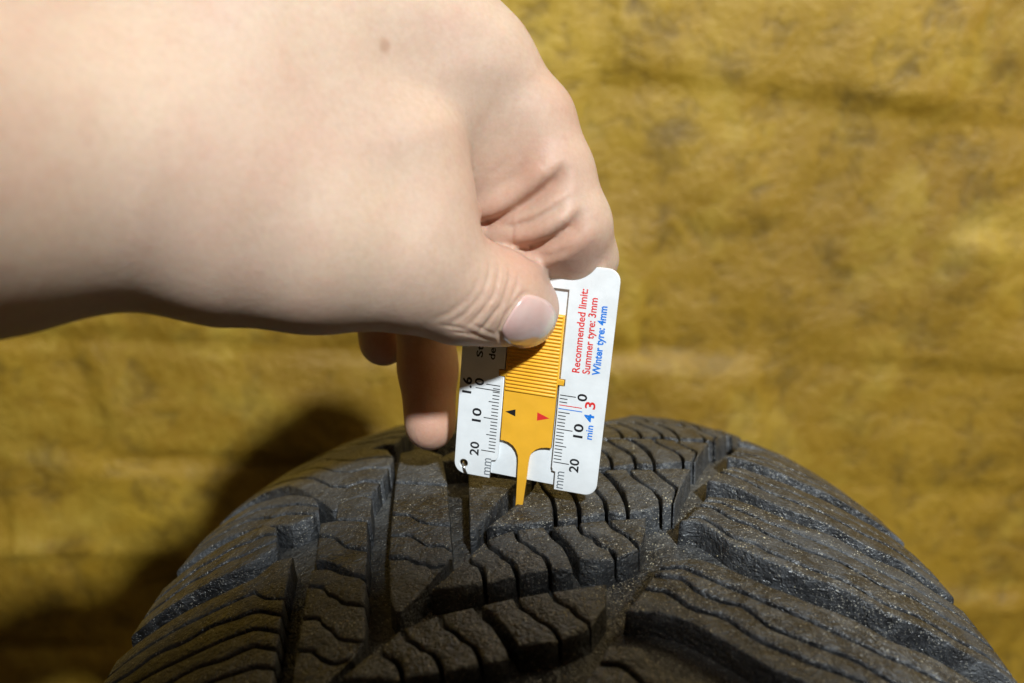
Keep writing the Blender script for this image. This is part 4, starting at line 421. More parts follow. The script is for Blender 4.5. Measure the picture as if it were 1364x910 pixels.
# slider
sl = [(1.25, -22.6), (16.35, -22.6), (16.3, -4.55), (17.9, -4.55), (17.95, -2.95), (16.3, -2.95), (16.2, 15.9), (14.9, 15.95), (13.2, 16.3), (11.8, 17.1), (10.8, 18.2), (10.2, 19.6), (10.0, 21.5),
      (9.85, 27), (9.55, 32.5), (9.3, 41.2), (7.4, 41.4), (7.35, 33), (7.1, 26), (6.95, 21.5), (6.75, 19.7), (6.1, 18.2), (5.1, 17.0), (3.7, 16.2), (2.3, 15.9), (1.3, 15.95), (1.2, -3.1), (-.55, -3.1), (-.6, -4.8), (1.2, -4.8)]
so = plate('slider', [sl], -.15, 1.0, M_orange, gauge, .12)
# grip ridges
V, Fc = [], []
pitch = 1.03
for k in range(23):
    t0 = -22.2 + k * pitch
    b = len(V); prof_r = [(-.42, .98), (-.34, 1.22), (-.12, 1.36), (.12, 1.36), (.34, 1.22), (.42, .98)]
    for s in (1.55, 1.75, 15.8, 16.0):
        e = .72 if s in (1.55, 16.0) else 1
        for dt, z in prof_r: V.append(gx(s, t0 + dt * e, .98 + (z - .98) * e))
    for q in range(3):
        for p in range(5): Fc.append((b + q * 6 + p, b + q * 6 + p + 1, b + (q + 1) * 6 + p + 1, b + (q + 1) * 6 + p))
    Fc.append(tuple(b + p for p in range(5, -1, -1))); Fc.append(tuple(b + 18 + p for p in range(6)))
link('grip_ridges', mesh('grip_ridges', V, Fc), M_orange, so)
def decal(name, polys, z, mat, parent):
    V, Fc = [], []
    for L in polys:
        b = len(V); V += [gx(s, t, z) for s, t in L] + [gx(s, t, z - .02) for s, t in L]; n = len(L)
        Fc.append(tuple(range(b, b + n)))
        for q in range(n): Fc.append((b + q, b + n + q, b + n + (q + 1) % n, b + (q + 1) % n))
    me = mesh(name, V, Fc, False)
    bm = bmesh.new(); bm.from_mesh(me); bmesh.ops.recalc_face_normals(bm, faces=bm.faces[:]); bm.to_mesh(me); bm.free()
    return link(name, me, mat, parent)
decal('arrow_mark', [[(2.1, 7.1), (5.0, 6.0), (5.1, 8.1)]], 1.03, M_black, so)
decal('arrow_mark', [[(14.9, 7.1), (11.3, 5.85), (11.4, 8.3)]], 1.03, M_red, so)
def bar(s0, s1, t, w=.26): return [(s0, t - w / 2), (s1, t - w / 2), (s1, t + w / 2), (s0, t + w / 2)]
ticks = []
for k in range(21):
    ln = 4.1 if k % 10 == 0 else 3.0 if k % 5 == 0 else 2.0
    ticks.append(bar(-ln, 0.0, k))
ticks.append([(-7.1, 1.35), (-2.2, 1.38), (0, 1.47), (0, 1.73), (-2.2, 1.64), (-7.1, 1.6)])
decal('scale_marks', ticks, .775, M_black, fp)
ticks = []
for k in range(21):
    if k in (3, 4): continue
    ln = 4.5 if k % 10 == 0 else 3.2 if k % 5 == 0 else 2.2
    ticks.append(bar(17.15, 17.15 + ln, k - .15))
decal('scale_marks', ticks, .775, M_black, fp)
decal('limit_mark', [bar(17.2, 23.6, 2.75)], .775, M_red, fp)
decal('limit_mark', [bar(17.1, 23.8, 3.8)], .775, M_blue, fp)
def lettering(txt, s, ta, tb, mat, cap, bold=0.):
    """text reading upwards, from t=ta to t=tb, centred on s"""
    cu = bpy.data.curves.new('t', 'FONT'); cu.body = txt; cu.size = 1; cu.offset = bold; cu.resolution_u = 3
    t = bpy.data.objects.new('tmp', cu); col.objects.link(t)
    me = bpy.data.meshes.new_from_object(t.evaluated_get(bpy.context.evaluated_depsgraph_get()))
    bpy.data.objects.remove(t); bpy.data.curves.remove(cu)
    xs = [v.co.x for v in me.vertices]; x0, x1 = min(xs), max(xs)
    k = (ta - tb) / (x1 - x0); kc = cap / .73
    for v in me.vertices:
        v.co = gx(s + cap / 2 - v.co.y * kc, ta - (v.co.x - x0) * k, .775)
    me.name = 'lettering'
    return link('lettering', me, mat, fp)
BO = .02
lettering('Recommended limit:', 20.75, -7.2, -30.6, M_red, 2.15, BO)
lettering('Summer tyre: 3mm', 23.6, -7.2, -28.5, M_red, 2.15, BO)
lettering('Winter tyre: 4mm', 26.35, -7.2, -26.6, M_blue, 2.15, .03)
lettering('0', -6.2, .65, -1.5, M_black, 2.7, BO); lettering('10', -6.3, 11.6, 7.5, M_black, 2.7, BO); lettering('20', -6.25, 22.0, 17.8, M_black, 2.7, BO)
lettering('1.6', -9.75, 3.5, -1.35, M_black, 2.7, .025)
lettering('mm', -2.4, 27.4, 22.2, M_grey, 3.0)
lettering('St', -6.7, -7.6, -11.2, M_black, 1.9, .02); lettering('de', -3.1, -7.4, -10.9, M_black, 1.9, .02)
lettering('0', 23.3, .75, -1.4, M_black, 2.7, BO); lettering('10', 23.2, 11.5, 7.4, M_black, 2.7, BO); lettering('20', 23.05, 22.0, 17.9, M_black, 2.7, BO)
lettering('3', 25.7, 2.6, .55, M_red, 2.9, BO); lettering('4', 25.8, 6.4, 4.1, M_blue, 2.7, .03); lettering('min', 26.25, 11.5, 7.3, M_blue, 2.0, BO)
lettering('mm', 19.1, 27.6, 22.4, M_grey, 3.0)
# wire ring through the corner hole
ring = bpy.data.objects.new('wire_ring', None); col.objects.link(ring)
bm = bmesh.new(); ringsN, sec = 40, 8
V, Fc = [], []
for i in range(ringsN):
    a = 2 * np.pi * i / ringsN
    for j in range(sec):
        b = 2 * np.pi * j / sec; rr = 1.75 + .27 * math.cos(b)
        # the ring hangs through the hole and round the corner's lower edge
        V.append((rr * math.cos(a) * MM * .25 + .27 * math.sin(b) * MM * .97, rr * math.sin(a) * MM, rr * math.cos(a) * MM * .97 - .27 * math.sin(b) * MM * .25))
        Fc.append((i * sec + j, ((i + 1) % ringsN) * sec + j, ((i + 1) % ringsN) * sec + (j + 1) % sec, i * sec + (j + 1) % sec))
bpy.data.objects.remove(ring)
ring = link('wire_ring', mesh('wire_ring', V, Fc), M_metal)
hx = gx(-8.7, 26.7, 0); ring.matrix_world = gauge.matrix_world @ Matrix.Translation(hx) @ Matrix.Rotation(R(25), 4, 'Z')
tag(ring, 'tiny steel wire ring through the corner hole of the white gauge', 'ring')

# ============================ hand ============================
# ---- hand: signed distance field (mm, world axes) -------------------------------------------
def round_cone(P, a, b, ra, rb):
    a = np.asarray(a, np.float32); b = np.asarray(b, np.float32)
    ba = b - a
    h = np.clip(((P - a) @ ba) / max(float(ba @ ba), 1e-6), 0, 1)
    return np.sqrt(((P - a - h[:, None] * ba) ** 2).sum(1)) - (ra + (rb - ra) * h)

def smin(a, b, k):
    h = np.clip(.5 + .5 * (b - a) / k, 0, 1)
    return b + (a - b) * h - k * h * (1 - h)

def chain(P, joints, k):
    """joints: list of (xyz, radius); smooth union of the round cones between them"""
    d = None
    for (a, ra), (b, rb) in zip(joints, joints[1:]):
        e = round_cone(P, a, b, ra, rb)
        d = e if d is None else smin(d, e, k)
    return d

def seg_near(P, poly):
    """distance to a polyline and the vector from its nearest point"""
    best = np.full(len(P), 1e9, np.float32); vec = np.zeros((len(P), 3), np.float32)
    for a, b in zip(poly[:-1], poly[1:]):
        a = np.asarray(a, np.float32); ba = np.asarray(b, np.float32) - a
        h = np.clip(((P - a) @ ba) / max(float(ba @ ba), 1e-6), 0, 1)
        v = P - a - h[:, None] * ba; q = (v ** 2).sum(1); m = q < best
        best[m] = q[m]; vec[m] = v[m]
    return np.sqrt(best), vec

UPV = np.array([.12, .30, .946], np.float32)
def crease_disp(P, creases):
    """skin folds: plain wrinkles are grooves; overlapping folds hang over a groove from above"""
    disp = np.zeros(len(P), np.float32)
    for poly, w, dep, over in creases:
        poly = np.asarray(poly, np.float32); m = np.all((P > poly.min(0) - 6 * w - 1) & (P < poly.max(0) + 6 * w + 1), 1)
        if not m.any(): continue
        Q = P[m]; q, vec = seg_near(Q, poly)
        N = Q - vec; de = np.minimum(np.linalg.norm(N - poly[0], axis=1), np.linalg.norm(N - poly[-1], axis=1))
        fade = np.clip(de / (3. + 3 * w), 0, 1); fade = fade * fade * (3 - 2 * fade)
        if over:
            up = vec @ UPV > 0
            e = np.where(up, .55 * dep * np.exp(-((q - 1.9 * w) / (1.6 * w)) ** 2) - dep * np.exp(-(q / (.55 * w)) ** 2),
                         -dep * np.exp(-(q / (1.5 * w)) ** 2) + .25 * dep * np.exp(-((q - 3.2 * w) / (1.5 * w)) ** 2))
        else:
            e = -dep * np.exp(-(q / w) ** 2) + .13 * dep * np.exp(-((q - 2.1 * w) / (1.2 * w)) ** 2)
        disp[m] += fade * e
    return disp

def hand_sdf(P, H, creases=()):
    P = np.asarray(P, np.float32)
    arm = chain(P, H['arm'], 14)
    back = chain(P, H['back'], 14)
    back2 = chain(P, H['back_far'], 12)
    thumb = chain(P, H['thumb'], 5)
    web = chain(P, H['web'], 8)
    A = smin(smin(arm, back, 16), back2, 14)
    A = smin(A, thumb, 9)
    A = smin(A, web, 8)
    idx = chain(P, H['index'], 4)
    flesh = chain(P, H['index_flesh'], 5)
    Bq = smin(idx, flesh, 5)
    # the web blends into the index knuckle far from the fold, and only touches it at the fold
    fold = np.asarray(H['fold'], np.float32)
    r = (P - fold) @ np.asarray(H['fold_up'], np.float32)
    k = 1.0 + 15 * np.clip((r - 10) / 22, 0, 1) ** 1.5
    d = smin(A, Bq, k)
    for name in ('middle', 'ring'):
        d = smin(d, chain(P, H[name], 4), 1.5)
    if len(creases): d = d - crease_disp(P, creases)
    return d
# ---- end of hand field ----------------------------------------------------------------------

